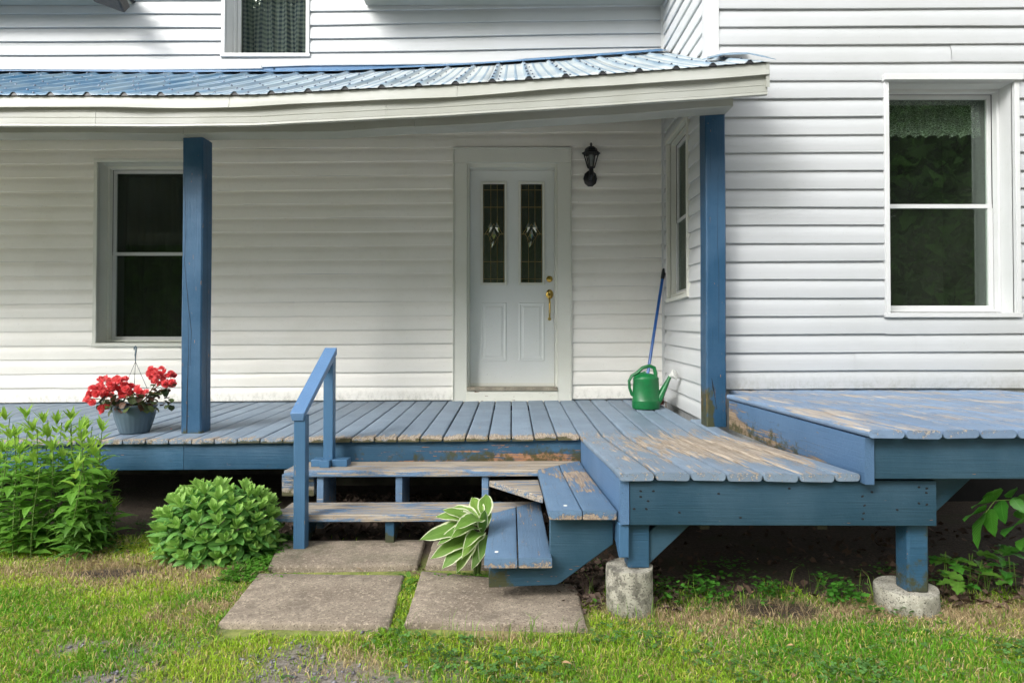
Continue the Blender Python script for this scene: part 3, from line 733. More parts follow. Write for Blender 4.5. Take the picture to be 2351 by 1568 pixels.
for i, (a, b) in enumerate(zip(sc_x[:-1], sc_x[1:])):
    mb = MB(); rings = []
    for x in xsplit(a + .0008, b - .0008):
        zt = zeave(x) - .070; y = YE + .016 + wav(x) * .5; hh = interp(x, [(-7.6, .116), (-1.6, .118), (0, .118), (1.6, .128)])
        e = .0025
        pr = [(0, 0), (-.22 * hh, 0), (-.235 * hh, e), (-.26 * hh, 0), (-.52 * hh, 0), (-.535 * hh, e), (-.56 * hh, 0), (-.84 * hh, 0), (-.855 * hh, e), (-.88 * hh, .001), (-hh, .003), (-hh - .002, -.02), (0, -.02)]
        rings.append([(x, y - d, zt + z) for z, d in pr])
    mb.rings(rings); obj('fascia_board', mb, 'fascia', roof, smooth=30)
# soffit closing in behind fascia, boxed beam, ceiling
BEAM = [(XA(-200, 4.11), P(0, 308, 4.11).z), (XA(0, 4.11), P(0, 305, 4.11).z), (XA(420, 4.11), P(0, 308, 4.11).z), (XA(783, 4.11), P(0, 303, 4.11).z), (XA(900, 4.11), P(0, 296, 4.11).z), (XA(1230, 4.11), P(0, 277, 4.11).z), (XA(1687, 4.11), P(0, 245, 4.11).z)]
bxs = [-7.6, XA(418, 4.11), XA(950, 4.11), XA(1686, 4.11)]
for i, (a, b) in enumerate(zip(bxs[:-1], bxs[1:])):
    mb = MB(); rings = []
    for x in xsplit(a + .001, b - .001):
        z = interp(x, BEAM) + .003 * math.sin(x * 6) + .002 * (i % 2); y = 4.11
        rings.append([(x, y, z + .25), (x, y - .002, z + .004), (x, y + .004, z), (x, y + .155, z + .006), (x, y + .16, z + .01), (x, y + .16, z + .25)])
    mb.rings(rings); obj('boxed_beam', mb, 'fascia', roof, smooth=30)
mb = MB(); rings = []
for x in xsplit(-7.6, XS - .02, .3):
    z0 = zeave(x) - .15
    rings.append([(x, YE + .03, z0), (x, YE + .03, z0 + .12), (x, YW - .03, zroof(x, YW) - .06), (x, YW - .03, zroof(x, YW) - .09), (x, 4.28, zroof(x, 4.28) - .12), (x, 4.0, z0 + .06)])
mb.rings(rings); obj('porch_ceiling', mb, 'fascia', roof)
mb = MB(); mb.rings([[(x, YE + .03, zeave(x) - .15), (x, YE + .03, zeave(x) - .02), (x, 4.44, zroof(x, 4.44) - .02), (x, 4.44, zroof(x, 4.44) - .10)] for x in (XS - .01, 1.585)]); obj('end_ceiling', mb, 'fascia', roof)
# flashing along the wall
for (a, b, dz, bend) in ((-7.6, XA(605, 5.5), 0.0, .012), (XA(601, 5.5), XA(1100, 5.5), .014, .004), (XA(1098, 5.5), XS - .03, .020, .0)):
    mb = MB(); rings = []
    for x in xsplit(a, b, .15):
        y0 = YW - .27; z = zroof(x, y0) + .0235 + dz * .2 + bend * (.5 + .5 * math.sin(x * 2.5))
        yt = YW - .03; zt = zroof(x, yt) + .024
        rings.append([(x, y0, z), (x, y0, z + .0015), (x, yt, zt + .002), (x, yt, max(zt + .006, UPZ(x) + .004)), (x, yt + .004, max(zt + .006, UPZ(x) + .004)), (x, yt + .004, zt)])
    mb.rings(rings); obj('wall_flashing', mb, 'flash_blue', roof, smooth=30)
for (a, b, dz) in ((-7.6, XA(602, YW), 0.0), (XA(600, YW), XS - .03, .018)):
    mb = MB(); rings = []
    for x in xsplit(a, b, .2):
        z = UPZ(x) - .018 + .003 * math.sin(x * 2.2) + (.012 if dz else 0); y = YW - .02
        rings.append([(x, y, z), (x, y - .022, z), (x, y - .024, z + .004), (x, y - .024, z + .028), (x, y, z + .034)])
    mb.rings(rings); obj('starter_trim', mb, 'trim', roof, smooth=30)
# bent flashing pieces at the right end
mb = MB(); mb.rings([[P(px, py, Yv) for (px, py, Yv) in r] for r in (
    [(1622, 126, 4.45), (1622, 131, 4.40), (1624, 132, 4.40), (1624, 125, 4.45)],
    [(1650, 118, 4.44), (1650, 124, 4.33), (1652, 126, 4.33), (1652, 117, 4.44)],
    [(1680, 117, 4.44), (1682, 119.5, 4.30), (1684, 121, 4.30), (1682, 116, 4.44)],
    [(1712, 115, 4.44), (1716, 118.5, 4.30), (1717, 120, 4.30), (1713, 113, 4.44)])]); obj('bent_flashing', mb, 'trim', roof, smooth=20)
mb = MB(); mb.rings([[P(px, py, Yv) for (px, py, Yv) in r] for r in (
    [(1612, 136, 4.2), (1612, 137, 4.05), (1612, 138, 4.05), (1612, 137, 4.2)],
    [(1660, 122, 4.35), (1662, 126, 4.10), (1662, 127, 4.10), (1660, 124, 4.35)],
    [(1715, 121, 4.3), (1720, 124, 4.05), (1720, 125, 4.05), (1716, 122, 4.3)],
    [(1752, 128, 4.1), (1782, 137, 3.80), (1782, 138, 3.80), (1752, 130, 4.1)])]); obj('bent_flashing', mb, 'roof', roof, smooth=20)
mb = MB(); x = 1.603
mb.add([(x, YE, zeave(x) - .16), (x, YE, zeave(x) - .005), (x, YWING - .03, zroof(x, YWING) - .008), (x, YWING - .03, zroof(x, YWING) - .17),
        (x - .02, YE, zeave(x) - .16), (x - .02, YE, zeave(x) - .005), (x - .02, YWING - .03, zroof(x, YWING) - .008), (x - .02, YWING - .03, zroof(x, YWING) - .17)],
       [(0, 1, 2, 3), (7, 6, 5, 4), (0, 4, 5, 1), (1, 5, 6, 2), (2, 6, 7, 3), (3, 7, 4, 0)]); obj('rake_board', mb, 'fascia', roof)

# ------------------------------------------------------------------ timber builder
def rrect(W, T, r, seg=3):
    """rounded cross-section, w 0..W, z -T..0"""
    pts = []
    for (cx, cz, a0) in ((W - r, -r, 90), (W - r, -T + r, 0), (r, -T + r, -90), (r, -r, -180)):
        for i in range(seg + 1):
            a = rad(a0 - 90 * i / seg); pts.append((cx + r * math.cos(a), cz + r * math.sin(a)))
    return pts
def plank(axis, w0, w1, a0, a1, zf, T=.030, r=.009, step=.07, jit=.0, flat_extra=True):
    """axis 'x' or 'y' = length direction; a0/a1 numbers or functions of w; zf(x,y) = top surface"""
    W = w1 - w0; pr = rrect(W, T, r)
    # extra points across the top so wear attributes have resolution
    pr2 = []
    for i, (w, z) in enumerate(pr):
        pr2.append((w, z))
        nxt = pr[(i + 1) % len(pr)]
        if abs(nxt[0] - w) > W * .5:
            for q in (.25, .5, .75): pr2.append((lerp(w, nxt[0], q), lerp(z, nxt[1], q)))
    f0 = a0 if callable(a0) else (lambda w: a0); f1 = a1 if callable(a1) else (lambda w: a1)
    n = max(3, int(abs(f1(w0) - f0(w0)) / step)); rings = []
    tilt = random.uniform(-1, 1) * jit; dz = random.uniform(-1, 1) * jit * .5
    for i in range(n + 1):
        ring = []
        for w, z in pr2:
            ww = w0 + w; a = lerp(f0(ww), f1(ww), i / n)
            x, y = (a, ww) if axis == 'x' else (ww, a)
            ring.append((x, y, zf(x, y) + z + dz + tilt * (w / W - .5)))
        rings.append(ring)
    mb = MB(); mb.rings(rings); return mb
sm = lambda a, b, x: max(0.0, min(1.0, (x - a) / (b - a)))

# ------------------------------------------------------------------ main deck
deck = thing('porch_deck', 'worn light blue plank porch deck with lower front extension and rim boards', 'deck', (0, 4.0, zdeck(0, 4)))
def wear_deck(x, y, z):
    w = 0.0
    front = 1 - sm(4.02, 4.13, y)
    if y > 3.85: w = max(w, front * (0.44 if x > -1.3 else 0.26) * (1 if x < .45 else .3))
    # trodden zone on the extension
    d = math.hypot((x - 1.12 + (y - 3.3) * .12) / .60, (y - 3.4) / .80)
    w = max(w, (1 - sm(.15, 1.35, d)) * .50 * (x > .42)); w = max(w, .16 * (x > .45 and y < 4.2))
    w = max(w, (x > .42) * sm(2.75, 2.55, y) * .12)
    if z < zdeck(x, y) - .02: w *= .7
    return w
def moss_deck(x, y, z): return .85 * (z < zdeck(x, y) - .007) * (y < 4.05 and y > 3.9) * (1 if -1.9 < x < .4 else .5)
J0 = -.005; JP = .149
for k in range(-45, 3):
    x0 = J0 + k * JP
    gap = random.uniform(.006, .009) if k < -4 else random.uniform(.008, .011)
    yf = 3.985 + random.uniform(-.004, .004)
    mb = plank('y', x0 + gap / 2, x0 + JP - gap / 2, yf, YW - .004, zdeck, .030, .008, .08, .003)
    obj('deck_board', mb, 'deck', deck, wear=wear_deck, moss=moss_deck)
for k in range(3, 10):
    x0 = J0 + k * JP; x1 = x0 + JP
    if k == 9: x1 = XS - .002
    yb = YW - .004 if k < 9 else 4.60
    if k == 9: x0 += 0
    gap = random.uniform(.007, .011); yf = 2.53 + random.uniform(-.004, .004)
    bow = random.uniform(-.004, .004)
    mb = plank('y', x0 + gap / 2, x1 - gap / 2, yf, yb, lambda x, y: zdeck(x, y), .033, .013, .06, .005)
    obj('deck_board', mb, 'deck', deck, wear=wear_deck, moss=0.05)
# rims
ZR = lambda x, y: zdeck(x, 4.0) - .031
for (a, b) in ((-7.0, XA(425, 4.03)), (XA(425, 4.03) + .003, .452)):
    mb = plank('x', 4.02, 4.058, a, b, ZR, .175, .003, .1)
    obj('rim_board', mb, 'rim', deck, wear=lambda x, y, z: (.10 + .42 * sm(-1.5, -.7, x) * sm(.56, .46, z) + .08 * sm(-1, 0, x)), moss=lambda x, y, z: .62 * sm(-1.3, -.2, x) * sm(.50, .40, z) + .08)
ZE = lambda x, y: zdeck(x, 2.53) - .035
mb = plank('x', 2.56, 2.598, XA(1446, 2.56), XA(2146, 2.56), lambda x, y: H - .5405 - .003 * x, .190, .004, .08); obj('rim_board', mb, 'rim_teal', deck, wear=lambda x, y, z: .10 * (z < .405), moss=0.0)
mb = plank('y', .452, .490, 2.558, 4.016, lambda x, y: zdeck(x, y) - .034, .187, .004, .08); obj('side_rim_board', mb, 'rim_y', deck, wear=.02, moss=0.0)
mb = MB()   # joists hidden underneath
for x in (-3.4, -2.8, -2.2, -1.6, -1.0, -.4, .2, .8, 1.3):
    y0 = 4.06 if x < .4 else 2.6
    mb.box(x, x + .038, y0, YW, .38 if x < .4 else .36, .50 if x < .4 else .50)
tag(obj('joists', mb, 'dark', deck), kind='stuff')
# chamfered hanger board below the left front corner
mb = MB(); xa, xb = .450, .492; pr = [(2.575, H - .732), (2.575, H - .872), (2.60, H - .872), (2.66, H - .835), (2.95, H - .835), (2.95, H - .735)]
mb.rings([[(x, y, z) for y, z in pr] for x in (xa, xb)]); obj('hanger_board', mb, 'rail', deck, wear=.0, bevel=.003)
def quadprism(name, pts, Y0, Y1, mat, par, **k):
    mb = MB(); mb.rings([[P(px, py, Y0) for px, py in pts], [P(px, py, Y0) + Vector((0, Y1 - Y0, 0)) for px, py in pts]]); return obj(name, mb, mat, par, **k)
quadprism('brace', [(1489, 1296), (1490, 1222), (1530, 1180), (1610, 1180)], 2.62, 2.66, 'rim_teal', deck, wear=.05, bevel=.003)
mb = MB(); mb.box(XA(1440, 2.605), XA(1440, 2.605) + .092, 2.604, 2.694, .195, .40); 
obj('support_post', mb, 'rim', deck, wear=lambda x, y, z: .28 * (z < .22), bevel=.004)
mb = MB(); mb.box(-1.35, -.05, 4.30, 4.335, .17, .30); obj('cross_beam', mb, M['dark'], deck)
mb = MB(); mb.box(-4, -1.6, 5.5, 5.6, 0, .30); obj('cribbing', mb, 'dark', deck)

nl = MB()
for (px_, py_) in [(1471, 1127), (1500, 1127), (1471, 1140), (1456, 1168), (1484, 1168), (1488, 1150), (1980, 1139), (2002, 1129), (2110, 1118), (2128, 1121), (2127, 1131), (2128, 1158), (1981, 1191), (1983, 1178), (2060, 1170), (2110, 1155), (1985, 1160), (1700, 1188), (1560, 1176), (1650, 1133), (1812, 1121)]:
    p = P(px_, py_, 2.5592); nl.lathe([(.0045, 0), (.0035, .0012), (0, .0013)], M4=Matrix.Translation(p) @ Matrix.Rotation(rad(90), 4, 'X') @ Matrix.Rotation(random.uniform(-.6,.6), 4, 'Z'), n=7, sx=1.5)
tag(obj('nail_dents', nl, 'crack', deck), kind='stuff')
# ------------------------------------------------------------------ raised deck
rd = thing('raised_deck', 'higher blue plank deck in front of the wing at the right edge', 'deck', (2.0, 2.52, H - .32))
def zr(x, y): return H - .324 + (y - 2.47) / 2.0 * .030
def wear_raised(x, y, z):
    w = .10 + .14 * math.sin(y * 5 + x * 3) ** 2
    w += .30 * (1 - sm(.0, .5, math.hypot((x - 1.50) / .5, (y - 3.0) / .9)))
    return w * (z > zr(x, y) - .012)
k = 0; x0 = 1.436
while x0 < 3.5:
    gap = random.uniform(.006, .009); yb = YWING - .004 if k > 0 else 4.10
    mb = plank('y', x0 + gap / 2, x0 + .1525 - gap / 2, 2.47 + random.uniform(-.004, .004), yb, zr, .034, .0155, .07, .004)
    obj('deck_board', mb, 'raised', rd, wear=wear_raised, moss=.02)
    x0 += .1525; k += 1
mb = plank('y', 1.448, 1.486, 2.508, 4.075, lambda x, y: zr(x, y) - .036, .192, .003, .07)
obj('side_rim_board', mb, 'rim_y', rd, wear=lambda x, y, z: .46 * sm(zr(x, y) - .15, zr(x, y) - .225, z) * sm(2.55, 2.9, y) + .3 * sm(3.5, 4.0, y), moss=lambda x, y, z: .55 * sm(zr(x, y) - .17, zr(x, y) - .22, z) * sm(2.8, 3.3, y))
mb = plank('x', 2.522, 2.560, 1.4875, 3.6, lambda x, y: zr(x, 2.52) - .036, .172, .004, .1); obj('rim_board', mb, 'rim_teal', rd, wear=.0, moss=0.0)
quadprism('brace', [(2120, 1095), (2244, 1085), (2146, 1178), (2120, 1178)], 2.64, 2.68, 'rim_teal', rd, wear=.05, bevel=.003)
xp = XA(2075, 2.62)
mb = MB(); mb.box(xp, xp + .090, 2.605, 2.695, .088, .60); obj('support_post', mb, 'rim', rd, wear=lambda x, y, z: .4 * (z < .2), moss=lambda x, y, z: .5 * (z < .2), bevel=.010)
mb = MB()
for x in (1.8, 2.4, 3.0): mb.box(x, x + .038, 2.57, YWING, .62, .73)
tag(obj('joists', mb, 'dark', rd), kind='stuff')

# ------------------------------------------------------------------ steps
steps = thing('porch_steps', 'blue wrap around wooden steps with peeling treads below the deck corner', 'steps', (-.4, 3.6, .03))
ZT1 = H - .728; ZT2 = H - .918
mit = lambda base: (lambda w: base)
def wear_t(x, y, z, zt=None):
    zt = ZT1 if z > ZT1 - .1 else ZT2
    a = .34 if zt == ZT1 else .26
    if zt == ZT1: a = .25 + .14 * sm(3.75, 3.95, y) + .06 * sm(-.5, .1, x)
    return a if z > zt - .012 else .03 + .12 * (z < zt - .034)
zt1 = lambda x, y: ZT1 + .004 * x; zt2 = lambda x, y: ZT2 + .004 * x
# front treads: two planks each, mitred to the side treads
mi1 = lambda w: .157 + (w - 3.715) * .93; mi2 = lambda w: -.125 + (w - 3.425) * .93
for (w0, w1) in ((3.715, 3.852), (3.856, 4.012)):
    obj('tread_board', plank('x', w0, w1, -1.385, mi1, zt1, .040, .005, .06, .001), 'tread', steps, wear=wear_t, moss=.03)
for (w0, w1) in ((3.425, 3.565), (3.569, 3.709)):
    obj('tread_board', plank('x', w0, w1, -1.38 if w0 < 3.5 else -1.33, mi2, zt2, .040, .005, .06, .001), 'tread', steps, wear=wear_t, moss=.03)
def wear_s(x, y, z):
    zt = ZT1 + .04 if z > .30 else ZT2 + .04
    w = .16 * sm(3.2, 3.6, y) + .06 + (.18 if x > .3 and y > 3.0 else 0)
    if z < zt - .036: w = .16
    if y < 2.62 and z < zt - .01: w = .34
    return w
zs1 = lambda x, y: lerp(H - .680, ZT1 + .001, sm(2.6, 3.7, y)); zs2 = lambda x, y: lerp(H - .882, ZT2 + .001, sm(2.6, 3.5, y))
b1 = lambda w: 3.715 + (w - .157) / .93 - .006; b2 = lambda w: 3.425 + (w + .125) / .93 - .006
for (w0, w1) in ((.157, .296), (.301, .444)):
    obj('tread_board', plank('y', w0, w1, 2.60, b1, zs1, .040, .005, .06, .001), 'tread_y', steps, wear=wear_s, moss=.08)
for (w0, w1) in ((-.118, .022), (.028, .170)):
    obj('tread_board', plank('y', w0, w1, 2.60, b2, zs2, .042, .005, .06, .001), 'tread_y', steps, wear=wear_s, moss=.12)
# end stringer panel
quadprism('end_stringer', [(1262, 1178), (1408, 1178), (1408, 1249), (1290, 1336), (1278, 1343), (1122, 1349), (1122, 1296), (1262, 1290)], 2.665, 2.703, 'rim_teal', steps, wear=lambda x, y, z: .12 + .25 * (z < .2) * (x < .1), moss=lambda x, y, z: .7 * sm(.25, .1, z) * sm(.15, -.1, x), bevel=.004)
# front stringers (edge on)
for px0, px1 in ((729, 745), (909, 925), (1106.5, 1122.5)):
    xa = XA(px0, 3.74); mb = MB(); mb.box(xa, xa + .041, 3.738, 4.01, .03, ZT1 - .041 + .003 * xa); obj('stringer', mb, 'tread', steps, wear=lambda x, y, z: .22 * (z < .3), bevel=.003)
for px0, zb in ((686, .03), (886, .03)):
    xa = XA(px0, 3.46); mb = MB(); w = .050
    mb.rings([[(x, 3.455, ZT2 - .042), (x, 3.455, .03), (x, 3.53, .03), (x, 3.71, .12), (x, 3.71, ZT2 - .042)] for x in (xa, xa + w)]); obj('stringer', mb, 'rim', steps, wear=lambda x, y, z: .25 * (z < .12), moss=lambda x, y, z: .75 * sm(.16, .03, z), bevel=.003)
# old backing board visible at the left under the upper tread
mb = MB(); mb.box(XA(649, 3.8), XA(722, 3.8), 3.80, 3.84, H - .905, ZT1 - .045); obj('backing_board', mb, 'tread', steps, wear=lambda x, y, z: .5 * (z < .33), moss=lambda x, y, z: .7 * sm(.34, .27, z))
mb = MB(); q = [P(1122, 1091, 3.70), P(1237, 1088, 3.70), P(1243, 1108, 3.45), P(1243, 1110, 3.45)]
q = [Vector((XA(1123, 3.7), 3.70, ZT1 - .060)), Vector((XA(1236, 3.7), 3.70, ZT1 - .056)), Vector((XA(1246, 3.35), 3.33, ZT1 - .070)), Vector((XA(1220, 3.4), 3.40, ZT1 - .068))]
mb.rings([[v for v in q], [v + Vector((0, 0, -.038)) for v in q]]); obj('corner_plank', mb, 'tread', steps, wear=.30, bevel=.004)
# paint blobs on the side treads
for px, py, Y, zf in ((1298, 1164, 2.7, zs1), (1140, 1262, 2.7, zs2)):
    x = XA(px, 2.68); mb = MB(); z = zf(x, 2.68) + .0005
    mb.lathe([(.009, 0), (.008, .0012), (0, .0015)], c=(x, 2.69, z), n=14, sx=1, sy=1.3); obj('paint_drip', mb, 'rose', steps)

# ------------------------------------------------------------------ handrail
hr = thing('handrail', 'short sloping blue wooden handrail on two posts beside the steps', 'handrail', (-1.16, 3.37, .03))
mb = MB(); mb.box(-1.196, -1.131, 3.345, 3.408, .028, H - .355); obj('rail_post', mb, 'rail', hr, wear=.02, bevel=.004)
mb = MB(); mb.box(-1.196, -1.134, 3.868, 3.930, ZT1, H - .045); obj('rail_post', mb, 'rail', hr, wear=.05, bevel=.004)
mb = MB(); a = Vector((-1.171, 3.325, H - .343)); b = Vector((-1.171, 3.945, H + .016)); w = .040; th = .040
for_ = []
dn = Vector((0, .5, -.86)) * th
r0 = [a + Vector((-w, 0, 0)), a + Vector((w, 0, 0)), a + Vector((w * .8, .012, -.045)), a + Vector((-w * .8, .012, -.045))]
r1 = [b + Vector((-w, 0, 0)), b + Vector((w, 0, 0)), b + Vector((w, 0, -.045)), b + Vector((-w, 0, -.045))]
mb.rings([[lerp(p, q, i / 6) for p, q in zip(r0, r1)] for i in range(7)]); obj('top_rail', mb, 'rail_top', hr, wear=.02, bevel=.004)
for (xa, xb, ya, yb) in ((-1.262, -1.198, 3.835, 3.93), (-1.197, -1.137, 3.800, 3.866), (-1.132, -1.035, 3.835, 3.93)):
    mb = MB(); mb.box(xa, xb, ya, yb, ZT1 - .004, ZT1 + .040); obj('base_block', mb, 'rail', hr, wear=.15, bevel=.003)

# ------------------------------------------------------------------ posts
def post(name, x0, x1, y0, y1, z0, z1, label, wearf, mossf, cracks):
    th = thing(name, label, 'post', ((x0 + x1) / 2, (y0 + y1) / 2, z0))
    mb = MB(); n = 40; c = .009; rings = []
    for i in range(n + 1):
        z = lerp(z0, z1, i / n); dx = .0015 * math.sin(z * 4); X0, X1 = x0 + dx, x1 + dx
        pts = []
        for (ax, ay, bx, by) in ((X0 + c, y0, X1 - c, y0), (X1, y0 + c, X1, y1 - c), (X1 - c, y1, X0 + c, y1), (X0, y1 - c, X0, y0 + c)):
            for q in (0, .25, .5, .75, 1): pts.append((lerp(ax, bx, q), lerp(ay, by, q), z))
        rings.append(pts)
    mb.rings(rings); obj('shaft', mb, 'post', th, wear=wearf, moss=mossf, smooth=30)
    for pts, face in cracks:
        mb = MB(); L = []; R = []
        m = len(pts); fine = []
        for i in range(m - 1):
            for q in range(6): fine.append(tuple(lerp(pts[i][j], pts[i + 1][j], q / 6) for j in range(3)))
        fine.append(pts[-1])
        for (u, z, w) in fine:
            u += random.uniform(-.0012, .0012)
            if face == 'front': L.append((x0 + u - w / 2, y0 - .0008, z)); R.append((x0 + u + w / 2, y0 - .0008, z))
            else: L.append((x1 + .0024, y0 + u - w / 2, z)); R.append((x1 + .0024, y0 + u + w / 2, z))
        n_ = len(L); mb.v = L + R; mb.f = [(i, i + 1, n_ + i + 1, n_ + i) for i in range(n_ - 1)]
        obj('crack', mb, 'crack', th, smooth=0)
    return th
lx = XA(415.5, 4.19)
Z_ = lambda py: P(0, py, 4.19).z
post('porch_post', lx, lx + .141, 4.19, 4.33, zdeck(lx, 4.2), interp(lx, BEAM) + .01, 'dark blue square porch post standing beside the red flowers in a pot',
     lambda x, y, z: .12 + .16 * (z < Z_(820)) * (x > lx + .04), lambda x, y, z: .65 * sm(Z_(978), Z_(996), z),
     [([(.018, Z_(400), .001), (.028, Z_(520), .002), (.020, Z_(600), .002), (.045, Z_(690), .0035), (.070, Z_(760), .003), (.066, Z_(840), .001)], 'front'),
      ([(.048, Z_(730), .001), (.052, Z_(820), .003), (.046, Z_(900), .006), (.045, Z_(995), .007)], 'front'),
      ([(.05, Z_(330), .001), (.06, Z_(500), .003), (.07, Z_(700), .0035), (.07, Z_(900), .004), (.065, Z_(990), .001)], 'side')])
rx = XA(1622, 4.27); Z2 = lambda py: P(0, py, 4.27).z
post('porch_post', rx, rx + .141, 4.27, 4.41, zdeck(rx, 4.27), P(0, 252, 4.27).z + .01, 'blue square porch post at the house corner with rotten peeling foot',
     lambda x, y, z: .10 + .40 * sm(Z2(860), Z2(905), z) * (1 - sm(rx + .0, rx + .15, x) * .4) - .35 * sm(Z2(945), Z2(950), z), lambda x, y, z: .75 * sm(Z2(870), Z2(920), z) * (x < rx + .07),
     [([(.085, Z2(420), .001), (.08, Z2(560), .002), (.09, Z2(640), .002), (.085, Z2(790), .001)], 'front'), ([(.035, Z2(868), .002), (.045, Z2(890), .010), (.055, Z2(905), .004), (.07, Z2(940), .003)], 'front')])

# ------------------------------------------------------------------ concrete piers and slabs
def pier(cx, cy, r, z0, z1, label, wearf, sxx=1.0):
    th = MB(); n = 40; rings = []
    prof = [(1.0, z0 - .06), (1.0, z0)] + [(1.0 + random.uniform(-.008, .008), lerp(z0, z1 - .01, q)) for q in (.2, .4, .6, .8, .92)] + [(.997, z1 - .005), (.982, z1), (.5, z1 + .003), (.02, z1 + .004)]
    for k, (rr, z) in enumerate(prof):
        rings.append([(cx + r * sxx * rr * (1 + .012 * math.sin(a * 3 + k)) * math.cos(a), cy + r * rr * (1 + .012 * math.cos(a * 5 + k)) * math.sin(a), z + .003 * math.sin(a * 4 + k) * (k > 6)) for a in [2 * math.pi * i / n for i in range(n)]])
    th.rings(rings); o = obj('concrete_pier', th, 'pier', at=(cx, cy, z0), wear=wearf, moss=lambda x, y, z: .8 * sm(z0 + .12, z0, z), smooth=40)
    tag(o, label, 'pier'); return o
pier(XA(1446, 2.62), 2.645, .100, .0, .192, 'tall round mottled white concrete pier under the left deck post', .75)
pier(XA(2083, 2.66), 2.685, .122, -.03, .088, 'low wide round concrete pier under the right deck post', .25, 1.02)
def slab(corners, z, label, T=.05):
    # subdivided irregular slab with chamfered, chipped edge
    mb = MB(); n = 14; per = []
    c = [Vector((x, y, 0)) for x, y in corners]
    def pt(u, v): return c[0].lerp(c[1], u).lerp(c[3].lerp(c[2], u), v)
    ring = [(i / n, 0) for i in range(n)] + [(1, i / n) for i in range(n)] + [(1 - i / n, 1) for i in range(n)] + [(0, 1 - i / n) for i in range(n)]
    cen = sum(c, Vector()) / 4
    def rg(ins, zz, jit): 
        out = []
        for u, v in ring:
            p = pt(u, v); d = (cen - p); d.z = 0; L = d.length
            p = p + d / L * (ins + random.uniform(0, jit)); out.append((p.x, p.y, zz + random.uniform(-.0006, .0006)))
        return out
    edge = rg(0, z - .012, .006)
    sh = lambda f: [(lerp(x, cen.x, f), lerp(y, cen.y, f), z + .001) for x, y, _ in edge]
    mb.rings([[(x, y, z - T) for x, y, _ in edge], edge, rg(.006, z - .003, .004), rg(.014, z, .003), sh(.25), sh(.6), sh(.97)])
    o = obj('paving_slab', mb, 'slab', at=(cen.x, cen.y, z - T), wear=.15, moss=lambda x, y, zz: .5 * sm(2.85, 3.3, y), smooth=50)
    tag(o, label, 'paving slab', 'concrete paving slabs below the steps')
ZS = .030
def G(px, py, z=ZS):
    a = (px - CX) / F; b = (CY - py) / F; dy = math.cos(PITCH) - b * math.sin(PITCH); dz = math.sin(PITCH) + b * math.cos(PITCH); t_ = (z - H) / dz
    return (a * t_, dy * t_)
slab([G(500, 1427), G(896, 1434), G(930, 1318), G(592, 1314)], ZS, 'front left concrete slab on the lawn left of the weedy joint')
slab([G(926, 1427), G(1349, 1436), (.305, 2.86), G(966, 1309)], ZS, 'front right concrete slab running under the side steps')
slab([G(613, 1302), G(960, 1297), (G(972, 1250)[0], 3.52), (-1.33, 3.50)], ZS + .004, 'rear left concrete slab under the handrail post')
slab([G(975, 1297), G(1300, 1296), (.24, 3.5), (G(986, 1250)[0] + .01, 3.5)], ZS + .003, 'rear right concrete slab behind the striped hosta')

# ------------------------------------------------------------------ wall lantern
lp = P(1355, 411, YW - .02)
ln = thing('wall_lantern', 'black carriage style wall lantern to the right of the front door', 'lantern', (lp.x, YW - .018, lp.z))
mb = MB(); Mx = Matrix.Translation((lp.x, YW - .018, lp.z)) @ Matrix.Rotation(rad(90), 4, 'X')
mb.lathe([(.064, 0), (.066, .006), (.056, .016), (.030, .022), (.024, .030), (0, .034)], M4=Mx, n=10, sy=1.2); obj('back_plate', mb, 'black', ln)
lc = Vector((lp.x - .004, YW - .12, lp.z + .12))
mb = MB(); mb.tube([(lp.x, YW - .045, lp.z), (lp.x, YW - .09, lp.z - .01), (lp.x, YW - .125, lp.z + .01), (lc.x, lc.y, lc.z - .055)], [.022, .025, .024, .020], 10); obj('arm', mb, 'black', ln)
mb = MB(); mb.lathe([(.020, .0), (.034, .006), (.036, .012), (.020, .014)], c=(lc.x, lc.y, lc.z - .055), n=6); mb.lathe([(.086, 0), (.084, .010), (.062, .020), (.056, .046), (.036, .062), (.012, .066), (.008, .080), (.013, .088), (.004, .104), (0, .106)], c=(lc.x, lc.y, lc.z + .085), n=6); obj('cap', mb, 'black', ln, smooth=25)
mb = MB()
for k in range(6):
    a = 2 * math.pi * k / 6; mb.tube([(lc.x + .030 * math.cos(a), lc.y + .030 * math.sin(a), lc.z - .045), (lc.x + .068 * math.cos(a), lc.y + .068 * math.sin(a), lc.z + .088)], .0065, 5)
obj('cage', mb, 'black', ln)
mb = MB(); mb.lathe([(.0, -.04), (.020, -.038), (.026, 0.0), (.030, .04), (.026, .07), (0, .08)], c=lc, n=14); obj('lamp_glass', mb, 'frost', ln)

# flood light at the top edge
fl = P(243, 3, 5.35)
ft = thing('flood_light', 'dark flood light head hanging at the top left edge of the wall', 'flood light', (fl.x, YW, fl.z + .1))
mb = MB(); Mx = Matrix.Translation((fl.x, 5.35, fl.z + .03)) @ Matrix.Rotation(rad(20), 4, 'Y') @ Matrix.Rotation(rad(-25), 4, 'X')
mb.box(-.15, .15, -.09, .09, -.02, .08, Mx); obj('lamp_head', mb, simple('bronze', (.05, .042, .035), .5, .3, 40), ft, bevel=.015)
mb = MB(); mb.tube([(fl.x, 5.38, fl.z + .10), (fl.x, 5.5, fl.z + .2), (fl.x, 5.76, fl.z + .22)], .012, 8); obj('bracket', mb, 'black', ft)

